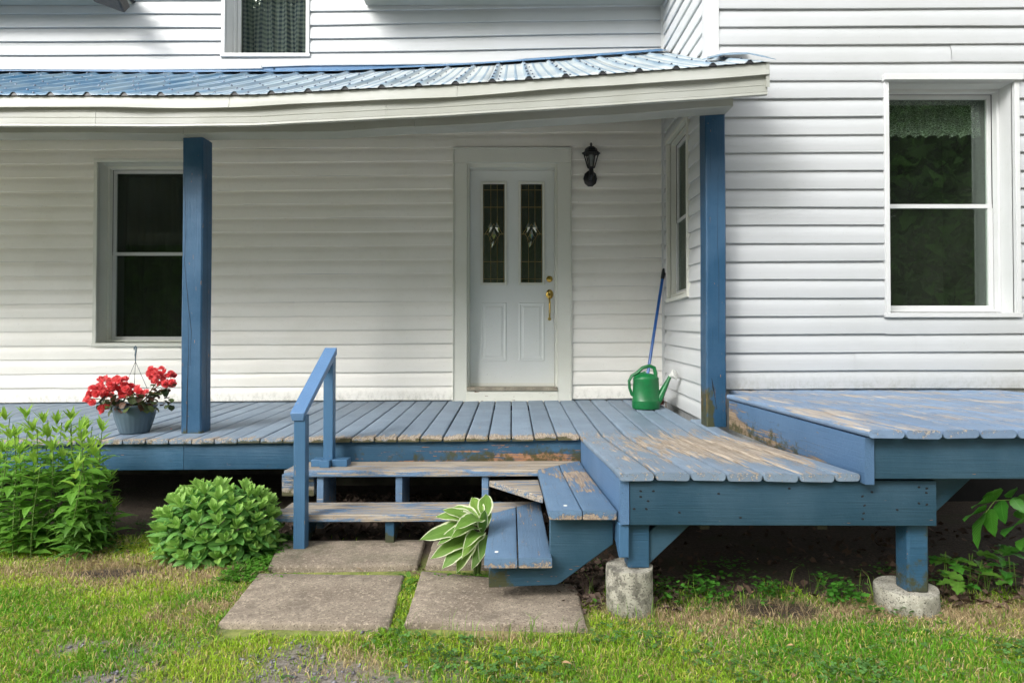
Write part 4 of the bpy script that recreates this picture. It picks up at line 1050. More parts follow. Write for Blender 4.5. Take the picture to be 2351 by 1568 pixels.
# ------------------------------------------------------------------ broom and watering can
bt = Vector((1.425, YW - .05, P(1526, 617, 5.70).z)); bb = P(1478, 905, 5.35); bb.z = zdeck(bb.x, bb.y) + .05
br = thing('broom', 'blue handled push broom leaning into the corner behind the watering can', 'broom', tuple(bb))
d = (bt - bb); mb = MB(); mb.tube([bb, bb + d * .92], .0135, 10); obj('pole', mb, 'pole', br)
mb = MB(); mb.tube([bb + d * .915, bb + d * .93, bb + d * .99, bb + d], [.014, .0175, .0165, .010], 10); obj('grip', mb, 'black', br)
mb = MB(); bx = P(1508, 905, 5.45).x; zb_ = zdeck(bx, 5.4)
mb.box(bb.x - .06, bx + .045, 5.36, 5.42, zb_ + .045, zb_ + .085); obj('brush_block', mb, 'brush', br, bevel=.006)
mb = MB()
for i in range(34): 
    x = lerp(bb.x - .055, bx + .04, i / 33); mb.box(x - .003, x + .003, 5.37, 5.41, zb_ + .002, zb_ + .046)
obj('bristles', mb, 'brush', br)
wc = P(1483, 931, 5.16); wc.z = zdeck(wc.x, 5.16)
can = thing('watering_can', 'green plastic watering can with a pale sprinkler head by the corner', 'watering can', tuple(wc))
R_ = .118
mb = MB(); mb.lathe([(0, .0), (R_ * .93, .002), (R_ * .98, .012), (R_ * .99, .06), (R_ * 1.0, .068), (R_ * .96, .075), (R_ * .94, .16), (R_ * .91, .245), (R_ * .93, .252), (R_ * .90, .262), (R_ * .72, .285), (R_ * .4, .297), (0, .30)], c=wc, n=32, sx=1, sy=.8); obj('body', mb, 'can', can)
mb = MB(); px = lambda dx, dz, dy=0: (wc.x + dx, wc.y + dy, wc.z + dz)
mb.tube([px(.085, .06), px(.115, .095), px(.150, .165), px(.188, .240), px(.207, .278)], [.050, .043, .032, .021, .017], 14, .8); obj('spout', mb, 'can', can)
dirv = Vector((.70, -.62, .36)).normalized(); Mx = Matrix.Translation(px(.205, .275)) @ dirv.to_track_quat('Z', 'Y').to_matrix().to_4x4()
mb = MB(); mb.lathe([(.017, 0), (.019, .012), (.036, .035), (.043, .045), (.042, .051), (.02, .055), (0, .056)], M4=Mx, n=22); ro = obj('sprinkler_rose', mb, 'rose', can)
mb = MB()
for rr, cnt in ((.010, 5), (.021, 10), (.032, 15)):
    for k in range(cnt):
        a = 6.283 * k / cnt; mb.lathe([(.0022, 0), (.0022, .001), (0, .0011)], M4=Mx @ Matrix.Translation((rr * math.cos(a), rr * math.sin(a), .0575 - rr * .13)), n=5)
obj('rose_holes', mb, 'crack', ro)
mb = MB(); mb.tube([px(-.088, .10), px(-.118, .12), px(-.138, .175), px(-.142, .235), px(-.118, .280), px(-.075, .302), px(-.03, .345), px(.03, .362), px(.070, .345), px(.082, .30), px(.080, .255)],
                   [.016, .017, .016, .016, .017, .019, .020, .021, .022, .023, .024], 12, .75); obj('handle', mb, 'can', can)
mb = MB(); mb.tube([px(-.1, .262), px(-.05, .285), px(.0, .298)], [.018, .02, .02], 10); obj('filler_lip', mb, 'can', can)

# ------------------------------------------------------------------ leaves
def leafmesh(name, L, W, mat, shape='lance', bend=.25, fold=.25, nl=7, nw=2, wave=0.0, cup=0.0):
    pr = {'lance': lambda v: (math.sin(math.pi * min(1, v * 1.02) ** .72)) ** 1.15, 'ovate': lambda v: math.sin(math.pi * v ** .62) ** .85, 'obovate': lambda v: (math.sin(math.pi * v ** 1.35) ** .8) * .92 + .10 * (1 - v),
          'hosta': lambda v: math.sin(math.pi * v ** .8) ** .9, 'round': lambda v: math.sqrt(max(0, 1 - (2 * v - 1) ** 2)),
          'lobed': lambda v: (math.sin(math.pi * v ** .75) ** .7) * (.55 + .45 * abs(math.sin(v * 10.5))), 'elm': lambda v: math.sin(math.pi * v ** .7) ** .9 * (1 + .05 * math.sin(v * 70))}[shape]
    vs = []; uv = []; fs = []; nn = nw * 2 + 1
    for i in range(nl + 1):
        v = i / nl; w = W / 2 * max(.015, pr(v)); y = L * v
        ang = bend * v; yy = L * (math.sin(bend * v) / bend if abs(bend) > 1e-4 else v); zz = -L * ((1 - math.cos(bend * v)) / bend if abs(bend) > 1e-4 else 0)
        for j in range(nn):
            u = (j / nw - 1); x = w * u
            z = zz + abs(x) * fold + wave * W * math.sin(v * 14 + (3 if u > 0 else 0)) * abs(u) + cup * W * (u * u) * math.sin(math.pi * v)
            vs.append((x, yy, z)); uv.append((u, v))
    for i in range(nl):
        for j in range(nn - 1): a = i * nn + j; fs.append((a, a + 1, a + nn + 1, a + nn))
    me = bpy.data.meshes.new(name); me.from_pydata(vs, [], fs)
    l = me.uv_layers.new(name='UVMap')
    for lp_ in me.loops: l.data[lp_.index].uv = uv[lp_.vertex_index]
    me.shade_smooth(); me.materials.append(mat); return me
def place(name, me, parent, p, az, el, roll=0.0, s=1.0, kind=None):
    """leaf base at p, pointing to azimuth az with elevation el"""
    o = bpy.data.objects.new(name, me); COL.objects.link(o); o.parent = parent
    o.location = Vector(p) - org(parent)
    m = Matrix.Rotation(az, 4, 'Z') @ Matrix.Rotation(el, 4, 'X') @ Matrix.Rotation(roll, 4, 'Y')
    o.rotation_euler = m.to_euler(); o.scale = (s, s, s); return o
def join_instances(name, items, parent, mat):
    """many (mesh, matrix) -> one mesh, marked stuff"""
    V = []; Fc = []; UV = []
    for me_, m in items:
        b = len(V); V += [tuple(m @ v.co) for v in me_.vertices]; Fc += [tuple(i + b for i in p.vertices) for p in me_.polygons]
        d = {}
        for lp_ in me_.loops: d[lp_.vertex_index] = tuple(me_.uv_layers[0].data[lp_.index].uv)
        UV += [d[i] for i in range(len(me_.vertices))]
    mb = MB(); mb.v = V; mb.f = Fc
    me = bpy.data.meshes.new(name); off = org(parent)
    me.from_pydata([(v[0] - off.x, v[1] - off.y, v[2] - off.z) for v in V], [], Fc); l = me.uv_layers.new(name='UVMap')
    for lp_ in me.loops: l.data[lp_.index].uv = UV[lp_.vertex_index]
    me.shade_smooth(); me.materials.append(mat)
    o = bpy.data.objects.new(name, me); COL.objects.link(o); o.parent = parent; o['kind'] = 'stuff'; return o
def lmat(p, az, el, roll=0, s=1): return Matrix.Translation(Vector(p)) @ Matrix.Rotation(az, 4, 'Z') @ Matrix.Rotation(el, 4, 'X') @ Matrix.Rotation(roll, 4, 'Y') @ Matrix.Scale(s, 4)
U = random.uniform
LM = {}
LM['tall'] = leafmat('tall_leaf', (0.10, 0.26, 0.03), (0.18, 0.37, 0.05), .35)
LM['tall_top'] = leafmat('tall_leaf_young', (0.22, 0.40, 0.05), (0.32, 0.50, 0.07), .45)
LM['rosette'] = leafmat('rosette_leaf', (0.06, 0.17, 0.02), (0.12, 0.25, 0.04), .3)
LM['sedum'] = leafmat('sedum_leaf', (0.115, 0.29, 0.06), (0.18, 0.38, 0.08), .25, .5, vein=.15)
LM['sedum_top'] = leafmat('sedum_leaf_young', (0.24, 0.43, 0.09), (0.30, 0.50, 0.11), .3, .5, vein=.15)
LM['hosta'] = leafmat('hosta_leaf', (0.12, 0.25, 0.04), (0.20, 0.33, 0.06), .3, .45, margin=(.66, .70, .46))
LM['beg'] = leafmat('begonia_leaf', (0.035, 0.055, 0.022), (0.09, 0.13, 0.04), .15, .4)
LM['beg2'] = leafmat('begonia_leaf_bronze', (0.06, 0.03, 0.022), (0.11, 0.06, 0.035), .15, .4)
LM['shade'] = leafmat('sapling_leaf', (0.04, 0.17, 0.02), (0.08, 0.26, 0.03), .35, .35)
LM['weed'] = leafmat('weed_leaf', (0.06, 0.17, 0.02), (0.12, 0.26, 0.035), .35)

# --- tall perennial clump at the left edge
tc = thing('tall_perennial', 'tall bushy green perennial with long pointed leaves at the left edge', 'plant', (-2.6, 3.5, 0))
ML = [leafmesh('lance_leaf', .130, .046, LM['tall'], 'lance', b, .3, 7, 2, .03) for b in (.3, .9)]
MT = [leafmesh('young_leaf', .100, .025, LM['tall_top'], 'lance', b, .3, 6, 2) for b in (.1, .6)]
stems = [(35, 1000, 3.55), (60, 955, 3.5), (100, 965, 3.60), (150, 985, 3.45), (12, 960, 3.7), (190, 1010, 3.5), (235, 985, 3.55), (165, 960, 3.7), (215, 1040, 3.4), (80, 1060, 3.3), (5, 1030, 3.4), (120, 1030, 3.35), (200, 980, 3.75), (250, 1100, 3.6), (45, 1040, 3.3), (-30, 990, 3.5), (175, 1075, 3.25), (-60, 1000, 3.7), (262, 1160, 3.55), (75, 985, 3.4), (130, 970, 3.7), (210, 1020, 3.6), (25, 1000, 3.3), (145, 1050, 3.6), (185, 985, 3.35), (110, 1000, 3.45), (-10, 965, 3.6), (225, 1060, 3.7)]
items = []; cnt = 0; stm = MB()
for (px_, py_, Y) in stems:
    top = P(px_, py_ , Y); bx_ = top.x + U(-.06, .06); base = Vector((bx_, Y + U(-.05, .05), 0)); h = top.z
    pts = [base.lerp(top, q) + Vector((.02 * math.sin(q * 3 + px_), .02 * math.sin(q * 2), 0)) * q for q in (0, .25, .5, .75, 1)]
    stm.tube(pts, [.004, .004, .0035, .003, .002], 5)
    nn = int(h / .038); a0 = U(0, 6)
    for i in range(nn):
        q = .06 + .9 * i / nn; p = base.lerp(top, q); s = (1.0 - .15 * max(0, q - .6) / .4) * U(.85, 1.15)
        for k in range(2):
            az = a0 + i * 1.57 + k * math.pi + U(-.3, .3); el = U(.1, .55) + (.35 if q > .85 else 0)
            young = q > .80
            me_ = random.choice(MT if young else ML)
            items.append((q + U(0, .3) - (0.0 if Y < 3.5 else .2), me_, p, az, el, U(-.3, .3), s))
    for k in range(9):
        az = U(0, 6.28); items.append((2, MT[0], top - Vector((0, 0, U(0, .02))), az, U(.7, 1.35), 0, U(.6, 1.0)))
items.sort(key=lambda t: -t[0])
for it in items[:290]: place('leaf', it[1], tc, *it[2:6], it[6])
join_instances('inner_leaves', [(it[1], lmat(it[2], it[3], it[4], it[5], it[6])) for it in items[290:] if it[1] in ML], tc, LM['tall'])
tl = [(it[1], lmat(it[2], it[3], it[4], it[5], it[6])) for it in items[290:] if it[1] in MT]
if tl: join_instances('inner_young_leaves', tl, tc, LM['tall_top'])
obj('stems', stm, 'stem', tc)
# --- low rosette plant in front of it
rc_ = thing('rosette_plant', 'low dark green strap leaved plant in front of the tall perennial', 'plant', (-2.36, 3.35, 0))
MR = [leafmesh('strap_leaf', .15, .036, LM['rosette'], 'lance', b, .25, 8, 2, .03) for b in (1.0, 1.7)]
items = []
for (px_, Y, n) in ((150, 3.38, 34), (200, 3.30, 44), (230, 3.42, 30), (90, 3.38, 34), (30, 3.35, 30), (170, 3.2, 20), (5, 3.45, 24)):
    c0 = Vector((XA(px_, Y), Y, 0))
    for i in range(n):
        hgt = U(0, .22); az = U(0, 6.28)
        items.append((random.choice(MR), c0 + Vector((U(-.05, .05), U(-.05, .05), .01 + hgt)), az, U(.2, 1.0), U(-.4, .4), U(.6, 1.15)))
for it in items: place('leaf', it[0], rc_, *it[1:])

# --- sedum
se = thing('sedum_bush', 'rounded pale green fleshy leaved sedum bush between the perennials and the steps', 'bush', (XA(500, 3.3), 3.32, 0))
MS = [leafmesh('sedum_leaf', .092, .039, LM['sedum'], 'obovate', b, .15, 6, 2, 0, .12) for b in (.1, .7)]
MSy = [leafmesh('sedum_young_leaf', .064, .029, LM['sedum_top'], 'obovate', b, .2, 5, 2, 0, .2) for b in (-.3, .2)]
sc0 = Vector((XA(502, 3.35), 3.36, .02)); RX, RY, RZ = .300, .25, .315
tops = []
tries = 0
while len(tops) < 62 and tries < 4000:
    tries += 1
    a = U(0, 6.283); e = U(.0, 1.0)
    q3 = (1 - e ** 3.2) ** (1 / 2.2); d = Vector((math.cos(a) * q3, math.sin(a) * q3, e))
    if d.y > .35: continue
    p = sc0 + Vector((d.x * RX, d.y * RY, .04 + d.z * RZ * U(.92, 1.03)))
    if all((p - t_[0]).length > .066 for t_ in tops): tops.append((p, d))
items = []; stm = MB()
for p, d in tops:
    grow = (d * .65 + Vector((0, 0, .75))).normalized(); base = sc0 + Vector((d.x * .07, d.y * .07, 0))
    stm.tube([base, base.lerp(p, .5) + Vector((d.x, d.y, 0)) * .03, p], .0035, 5)
    q = grow.to_track_quat('Z', 'Y'); a0 = U(0, 6)
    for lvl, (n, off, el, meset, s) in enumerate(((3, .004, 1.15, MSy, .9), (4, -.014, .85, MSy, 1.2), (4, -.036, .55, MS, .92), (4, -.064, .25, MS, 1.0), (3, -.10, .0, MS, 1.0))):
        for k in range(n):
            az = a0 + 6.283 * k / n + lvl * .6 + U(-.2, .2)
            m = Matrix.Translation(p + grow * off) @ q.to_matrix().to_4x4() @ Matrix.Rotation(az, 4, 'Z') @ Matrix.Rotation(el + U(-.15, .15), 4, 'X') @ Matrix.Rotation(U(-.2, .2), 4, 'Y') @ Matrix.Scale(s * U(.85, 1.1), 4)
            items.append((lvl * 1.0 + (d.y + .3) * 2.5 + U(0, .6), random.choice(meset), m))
items.sort(key=lambda t_: t_[0])
def place_m(name, me_, parent, m):
    o = bpy.data.objects.new(name, me_); COL.objects.link(o); o.parent = parent
    o.matrix_local = Matrix.Translation(-org(parent)) @ m; return o
for it in items[:298]: place_m('leaf', it[1], se, it[2])
a_ = [(i[1], i[2]) for i in items[298:] if i[1] in MS]; b_ = [(i[1], i[2]) for i in items[298:] if i[1] in MSy]
join_instances('inner_leaves', a_, se, LM['sedum']); join_instances('inner_young_leaves', b_, se, LM['sedum_top'])
obj('stems', stm, 'stem', se)

# --- hosta
hb = Vector((XA(1098, 3.0), 3.0, .03))
ho = thing('hosta', 'hosta with white edged striped leaves beside the lower side step', 'plant', tuple(hb))
MH = {b: leafmesh('hosta_leaf', 1.0, .43, LM['hosta'], 'hosta', b, .20, 16, 3, .055, .0) for b in (.5, 1.1, 1.6)}
def hleaf(tipx, tipy, Y, L, b, roll, basex=None, basez=None):
    tip = P(tipx, tipy, Y); bx_ = P(basex or 1098, basez or 1205, 3.0)
    d = tip - bx_; az = math.atan2(-d.x, d.y); el = math.atan2(d.z, math.hypot(d.x, d.y)) + b * .5
    k = d.length / (2 * math.sin(b / 2) / b)
    o = place('leaf', MH[b], ho, bx_, az, el, roll, k); o.scale = (k * (L / 1.0), k, k)
hleaf0 = hleaf
def hleaf(*a):
    d_ = P(a[0], a[1], a[2]) - P(a[6], a[7], 3.0); az = math.atan2(-d_.x, d_.y)
    hleaf0(*a[:5], -.75 * math.sin(az) + U(-.12, .12), *a[6:])
for a in ((1078, 1142, 3.16, .95, .5, .2, 1105, 1195), (1118, 1134, 3.18, .95, .5, -.2, 1112, 1190), (1014, 1178, 2.95, .9, .5, .3, 1092, 1195), (1003, 1208, 2.9, .8, 1.1, .3, 1095, 1203), (1028, 1172, 3.1, .9, .5, 0, 1100, 1195),
          (970, 1253, 2.85, .8, .5, .4, 1085, 1210), (1016, 1262, 2.85, .75, 1.1, .3, 1088, 1212), (998, 1296, 2.85, .75, .5, .5, 1092, 1225), (1035, 1318, 2.85, .95, 1.1, .1, 1085, 1240), (1060, 1320, 2.9, .95, 1.1, -.1, 1092, 1235),
          (1095, 1312, 2.9, .9, 1.1, -.3, 1118, 1240), (1060, 1225, 2.8, .9, 1.1, .2, 1108, 1195), (1048, 1243, 2.8, .8, 1.1, .1, 1102, 1215), (1075, 1265, 2.8, .8, 1.1, 0, 1108, 1225), (1110, 1170, 2.95, .9, .5, -.1, 1108, 1225), (1070, 1285, 2.82, .85, 1.1, .2, 1110, 1222),
          (1040, 1200, 3.15, .8, .5, .2, 1104, 1205), (1128, 1165, 3.1, .8, .5, -.4, 1112, 1215), (1108, 1290, 2.86, .8, 1.1, -.2, 1118, 1228)):
    hleaf(*a)
stm = MB()
for k in range(10): stm.tube([hb + Vector((U(-.02, .02), U(-.02, .02), 0)), hb + Vector((U(-.05, .05), U(-.05, .05), .16))], .004, 5)
obj('stalks', stm, 'stem', ho)

# --- flower pot and begonia
pc = P(309, 994, 4.24); pc.z = zdeck(pc.x, 4.24)
pot = thing('flower_pot', 'ribbed slate blue plastic hanging pot standing on the deck', 'flower pot', tuple(pc))
mb = MB(); n = 96; rings = []
for (r, z, rib) in ((.0, .001, 0), (.086, .0, 0), (.090, .006, 0), (.094, .016, 1), (.105, .05, 1), (.118, .09, 1), (.127, .125, .7), (.130, .15, 0), (.132, .178, 0), (.139, .180, 0), (.140, .194, 0), (.133, .196, 0), (.128, .175, 0), (.0, .172, 0)):
    rings.append([(pc.x + (r + rib * .0011 * math.cos(k * math.pi / 2)) * math.cos(2 * math.pi * k / n), pc.y + (r + rib * .0011 * math.cos(k * math.pi / 2)) * math.sin(2 * math.pi * k / n), pc.z + z) for k in range(n)])
mb.rings(rings); obj('bowl', mb, 'pot', pot, smooth=55)
hk = P(311, 830, 4.24); mb = MB()
for k in range(3):
    a = 2.2 + k * 2.094; mb.tube([(pc.x + .132 * math.cos(a), pc.y + .132 * math.sin(a), pc.z + .18), (hk.x, hk.y, hk.z)], .0017, 5)
obj('hanger_wire', mb, 'black', pot)
mb = MB(); T0 = P(311, 795, 4.24)
mb.tube([hk, hk + Vector((0, 0, .03)), (T0.x, T0.y, hk.z + .05)], [.003, .004, .006], 8); mb.tube([(T0.x, T0.y, hk.z + .045), (T0.x + .004, T0.y, T0.z - .03), (T0.x + .006, T0.y, T0.z - .008), (T0.x + .001, T0.y, T0.z), (T0.x - .008, T0.y, T0.z - .008), (T0.x - .008, T0.y, T0.z - .025)], [.006, .006, .005, .005, .005, .004], 8)
obj('hook', mb, 'pot', pot)
be = thing('begonia', 'red double flowered begonia with dark bronze green leaves in the blue pot', 'plant', (pc.x, pc.y, pc.z + .17))
t = NT('red_petal'); oi = t.n('ObjectInfo'); c = t.mix(oi.outputs['Random'], (.84, .06, .09), (.95, .24, .26)); uvp = t.n('UVMap').outputs[0]; sp_ = t.n('SeparateXYZ'); t.set(sp_.inputs[0], uvp)
c = t.mix(t.step(sp_.outputs[1], .35, 1.0, 0, .35), c, (.95, .30, .25))
b = t.n('BsdfPrincipled'); t.set(b.inputs['Base Color'], c); b.inputs['Roughness'].default_value = .5
tr = t.n('BsdfTranslucent'); t.set(tr.inputs['Color'], c); mx = t.n('MixShader'); mx.inputs[0].default_value = .3
t.t.links.new(b.outputs[0], mx.inputs[1]); t.t.links.new(tr.outputs[0], mx.inputs[2]); t.t.links.new(mx.outputs[0], t.out.inputs['Surface']); PETAL = t.m
def flowermesh():
    pet = leafmesh('petal', .027, .026, PETAL, 'round', -.9, .1, 5, 2, .05, .25)
    its = []
    for lv, (n, el, s) in enumerate(((5, -.05, 1.0), (5, .45, .92), (4, .85, .75), (3, 1.2, .5))):
        for k in range(n): its.append((pet, lmat((0, 0, .002 * lv), 6.283 * k / n + lv * .7 + U(-.2, .2), el + U(-.15, .15), U(-.2, .2), s)))
    o = join_instances('flower_src', its, None, PETAL); me_ = o.data; bpy.data.objects.remove(o); return me_
FM = [flowermesh() for _ in range(4)]
fl_n = 0
def flower(px_, py_, Y, s, facing=None):
    p = P(px_, py_, Y); d = facing or Vector((U(-.6, .6), U(-1.1, -.3), U(.1, 1.1)))
    m = Matrix.Translation(p) @ d.normalized().to_track_quat('Z', 'Y').to_matrix().to_4x4() @ Matrix.Rotation(U(0, 6), 4, 'Z') @ Matrix.Scale(s, 4)
    place_m('flower', random.choice(FM), be, m)
for i in range(64):
    for _ in range(50):
        px_ = U(212, 322); py_ = U(868, 915)
        if ((px_ - 265) / 56) ** 2 + ((py_ - 890) / 24) ** 2 < 1: break
    flower(px_, py_, U(4.08, 4.30), U(.9, 1.2))
for px_, py_ in ((206, 914), (212, 925), (200, 920), (237, 944), (243, 936), (234, 938), (318, 900), (325, 907), (336, 903), (205, 905), (222, 905)): flower(px_, py_, U(4.08, 4.16), U(1.0, 1.3))
for i in range(36):
    for _ in range(50):
        px_ = U(340, 406); py_ = U(845, 892)
        if ((px_ - 372) / 33) ** 2 + ((py_ - 866 - .25 * (px_ - 372)) / 19) ** 2 < 1: break
    flower(px_, py_, U(4.15, 4.32), U(.8, 1.1))
MBG = [leafmesh('begonia_leaf', .070, .060, LM['beg'], 'round', b, .12, 6, 2, .05, .05) for b in (.3, .9)]; MBG2 = [leafmesh('begonia_leaf', .062, .052, LM['beg2'], 'round', .7, .15, 6, 2, .05, .05)]
for i in range(62):
    px_ = U(225, 355); py_ = U(905, 943) - (abs(px_ - 300) * .06); p = P(px_, py_, U(4.08, 4.34)); d = p - (pc + Vector((0, 0, .20)))
    place('leaf', random.choice(MBG if U(0, 1) < .65 else MBG2), be, p - Vector((d.x, d.y, 0)).normalized() * .02, math.atan2(-d.x, d.y) + U(-.7, .7), U(-.7, .45), U(-.4, .4), U(.75, 1.1))
for i in range(34):
    px_ = U(335, 390); py_ = U(882, 932) ; p = P(px_, py_, U(4.14, 4.30))
    place('leaf', random.choice(MBG if U(0, 1) < .6 else MBG2), be, p, U(0, 6.28), U(-.8, .4), U(-.4, .4), U(.55, .9))
stm = MB()
for px_, py_ in ((265, 895), (240, 900), (290, 890), (372, 880), (385, 890), (355, 900), (345, 905), (237, 935), (208, 915), (365, 870)):
    p = P(px_, py_, 4.22); b_ = pc + Vector((U(-.05, .05), U(-.05, .05), .17)); stm.tube([b_, b_.lerp(p, .5) + Vector((0, 0, .02)), p], .0035, 5)
obj('stems', stm, 'stem_red', be)
mb = MB(); mb.lathe([(.126, 0), (.06, .006), (0, .007)], c=pc + Vector((0, 0, .173)), n=24); tag(obj('potting_soil', mb, 'soil'), 'dark potting soil filling the blue flower pot', 'soil')
def fallen(name, px_, py_, z, mesh, s, label, cat, group=None, Y=None):
    x, y = G(px_, py_, z) if Y is None else (XA(px_, Y), Y)
    o = bpy.data.objects.new(name, mesh); COL.objects.link(o); o.location = (x, y, z); o.rotation_euler = (U(-.3, .3), U(-.3, .3), U(0, 6.28)); o.scale = (s, s, s)
    tag(o, label, cat, group); return o
fz = zdeck(XA(393, 4.2), 4.2) + .006
fallen('fallen_petal', 393, 986, fz, FM[0], .35, 'small red petal fallen on the deck between pot and post', 'petal')
fallen('fallen_petal', 448, 1195 + 760 - 560 - 170, .02, FM[1], .45, 'small red petal on the ground left of the sedum bush', 'petal', Y=3.42)

# --- sapling and lobed weed at the right edge, under the raised deck
M1 = leafmesh('sapling_leaf', .125, .080, LM['shade'], 'elm', .5, .18, 16, 2, .02)
sp = thing('ash_sapling', 'leafy sapling with paired oval leaves under the raised deck at right', 'sapling', (XA(2400, 2.75), 2.75, 0))
def lf(bx_, by_, tx_, ty_, Y, wsc=1.0, roll=0.0):
    a = P(bx_, by_, Y); b_ = P(tx_, ty_, Y - U(.02, .06)); d = b_ - a
    q = d.to_track_quat('Y', 'Z'); m = Matrix.Translation(a) @ q.to_matrix().to_4x4() @ Matrix.Rotation(roll + rad(42), 4, 'Y') @ Matrix.Diagonal((d.length / .122 * wsc, d.length / .122, d.length / .122, 1))
    return m
for (b0, b1, t0, t1, w_) in ((2286, 1148, 2270, 1112, 1.0), (2284, 1150, 2218, 1148, .9), (2262, 1172, 2200, 1178, 1.0), (2266, 1175, 2220, 1248, 1.1), (2276, 1168, 2270, 1228, 1.15), (2322, 1142, 2322, 1110, .9), (2300, 1148, 2296, 1198, 1.1), (2325, 1142, 2350, 1175, 1.0), (2348, 1200, 2290, 1212, 1.1), (2350, 1190, 2330, 1162, .9), (2352, 1150, 2345, 1120, .9), (2360, 1230, 2330, 1250, .9), (2365, 1205, 2372, 1240, 1)):
    place_m('leaf', M1, sp, lf(b0, b1, t0, t1, 2.62, w_))
mb = MB(); mb.tube([P(2420, 1330, 2.7), P(2400, 1220, 2.66), P(2352, 1145, 2.63), P(2284, 1149, 2.62), P(2262, 1178, 2.62)], [.006, .005, .003, .002, .0015], 6); mb.tube([P(2400, 1220, 2.66), P(2350, 1196, 2.63)], .002, 5); obj('stem', mb, 'stem', sp)
lw = thing('lobed_weed', 'weed with deeply lobed bright green leaves right of the low pier', 'plant', (XA(2215, 2.75), 2.78, 0))
ML1 = leafmesh('lobed_leaf', .095, .062, LM['weed'], 'lobed', .6, .2, 20, 2, .02); ML2 = leafmesh('lobed_leaf', .095, .062, LM['shade'], 'lobed', .8, .2, 20, 2, .02)
for i in range(52):
    px_ = U(2150, 2345); py_ = U(1262, 1345) + (px_ > 2290) * -15; Y = 2.85 - (py_ - 1262) / 83 * .22 + U(0, .08)
    a = U(-2.8, 2.8); place('leaf', ML1 if px_ < 2290 and U(0, 1) < .75 else ML2, lw, P(px_, py_, Y), math.pi + a, U(-.1, .5), U(-.4, .4), U(.6, 1.0))
mb = MB()
for i in range(12):
    px_ = U(2165, 2330); top = P(px_, U(1265, 1310), 2.8); mb.tube([(top.x + U(-.03, .03), 2.82, 0), top], .002, 5)
obj('stems', mb, 'stem', lw)
dl = thing('dandelion', 'dandelion weed growing in the joint between the front paving slabs', 'plant', (G(932, 1335)[0], G(932, 1335)[1], 0))
ML3 = leafmesh('dandelion_leaf', .10, .036, LM['weed'], 'lobed', .8, .2, 18, 2, .02)
for i in range(16):
    g0 = G(U(925, 940), U(1325, 1350), .015); place('leaf', ML3, dl, (g0[0], g0[1], .015), U(0, 6.28), U(.2, .8), U(-.3, .3), U(.5, .95))

# ------------------------------------------------------------------ stuff: grass, clover, litter, gravel
def npmesh(name, V, Fi, cols, mat, loopn=3, label=None, cat=None):
    me = bpy.data.meshes.new(name); nv = len(V); nf = len(Fi)
    me.vertices.add(nv); me.vertices.foreach_set('co', V.astype(np.float32).ravel())
    me.loops.add(nf * 3); me.loops.foreach_set('vertex_index', Fi.astype(np.int32).ravel())
    me.polygons.add(nf); me.polygons.foreach_set('loop_start', (np.arange(nf) * 3).astype(np.int32))
    me.update(calc_edges=True)
    if cols is not None:
        a = me.attributes.new('col', 'FLOAT_COLOR', 'POINT'); a.data.foreach_set('color', np.concatenate([cols, np.ones((nv, 1))], 1).astype(np.float32).ravel())
    me.materials.append(mat); o = bpy.data.objects.new(name, me); COL.objects.link(o); o['kind'] = 'stuff'
    if label: o['label'] = label
    if cat: o['category'] = cat
    return o
M['grass'] = colattr('grass_blade', .55, .35); M['litter'] = colattr('dead_leaf', .85, .1); M['gravel'] = colattr('gravel_stone', .9, 0)
def in_slab(x, y):
    q_ = (fbm(x, y, 14, 91) - .5) * .07; x = x + q_; y = y + (fbm(x, y, 17, 33) - .5) * .06
    a = (y > 2.395) & (y < 2.94) & (x > -1.21) & (x < .31) & ~((x > -.52) & (x < -.44)); b = (y > 3.0) & (y < 3.55) & (x > -1.22) & (x < .26)
    a &= ~((y < 2.94) & (y > 2.93))
    pl = -1.165 - (y - 2.4) * .09
    return (a & (x > pl + .01)) | b
def blades(n, xr, yr, hmin, hmax, keep, wid=.0022, lean=.5, colf=None):
    x = rng.uniform(*xr, n); y = rng.uniform(*yr, n)
    vis = np.abs(x) < y * .86 + .15; k = vis & (rng.random(n) < keep(x, y)); x = x[k]; y = y[k]; n = len(x)
    h = rng.uniform(hmin, hmax, n) * (0.6 + .8 * fbm(x, y, 6, 31)); a = rng.uniform(0, 6.283, n); ln = rng.uniform(0.1, 1, n) * lean * h; la = rng.uniform(0, 6.283, n)
    z0 = ground_h(x, y) - .002; w = wid * rng.uniform(.7, 1.4, n)
    dx, dy = np.cos(a) * w, np.sin(a) * w; lx_, ly_ = np.cos(la) * ln, np.sin(la) * ln
    V = np.zeros((n, 5, 3))
    V[:, 0] = np.stack([x - dx, y - dy, z0], 1); V[:, 1] = np.stack([x + dx, y + dy, z0], 1)
    V[:, 2] = np.stack([x - dx * .8 + lx_ * .35, y - dy * .8 + ly_ * .35, z0 + h * .6], 1); V[:, 3] = np.stack([x + dx * .8 + lx_ * .35, y + dy * .8 + ly_ * .35, z0 + h * .6], 1)
    V[:, 4] = np.stack([x + lx_, y + ly_, z0 + h * (1 - .35 * (ln / np.maximum(h, 1e-5)))], 1)
    b = (np.arange(n) * 5)[:, None]
    Fi = np.concatenate([b + [0, 1, 3], b + [0, 3, 2], b + [2, 3, 4]], 1).reshape(-1, 3)
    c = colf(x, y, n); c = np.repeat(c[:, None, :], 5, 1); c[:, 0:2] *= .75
    return V.reshape(-1, 3), Fi, c.reshape(-1, 3)
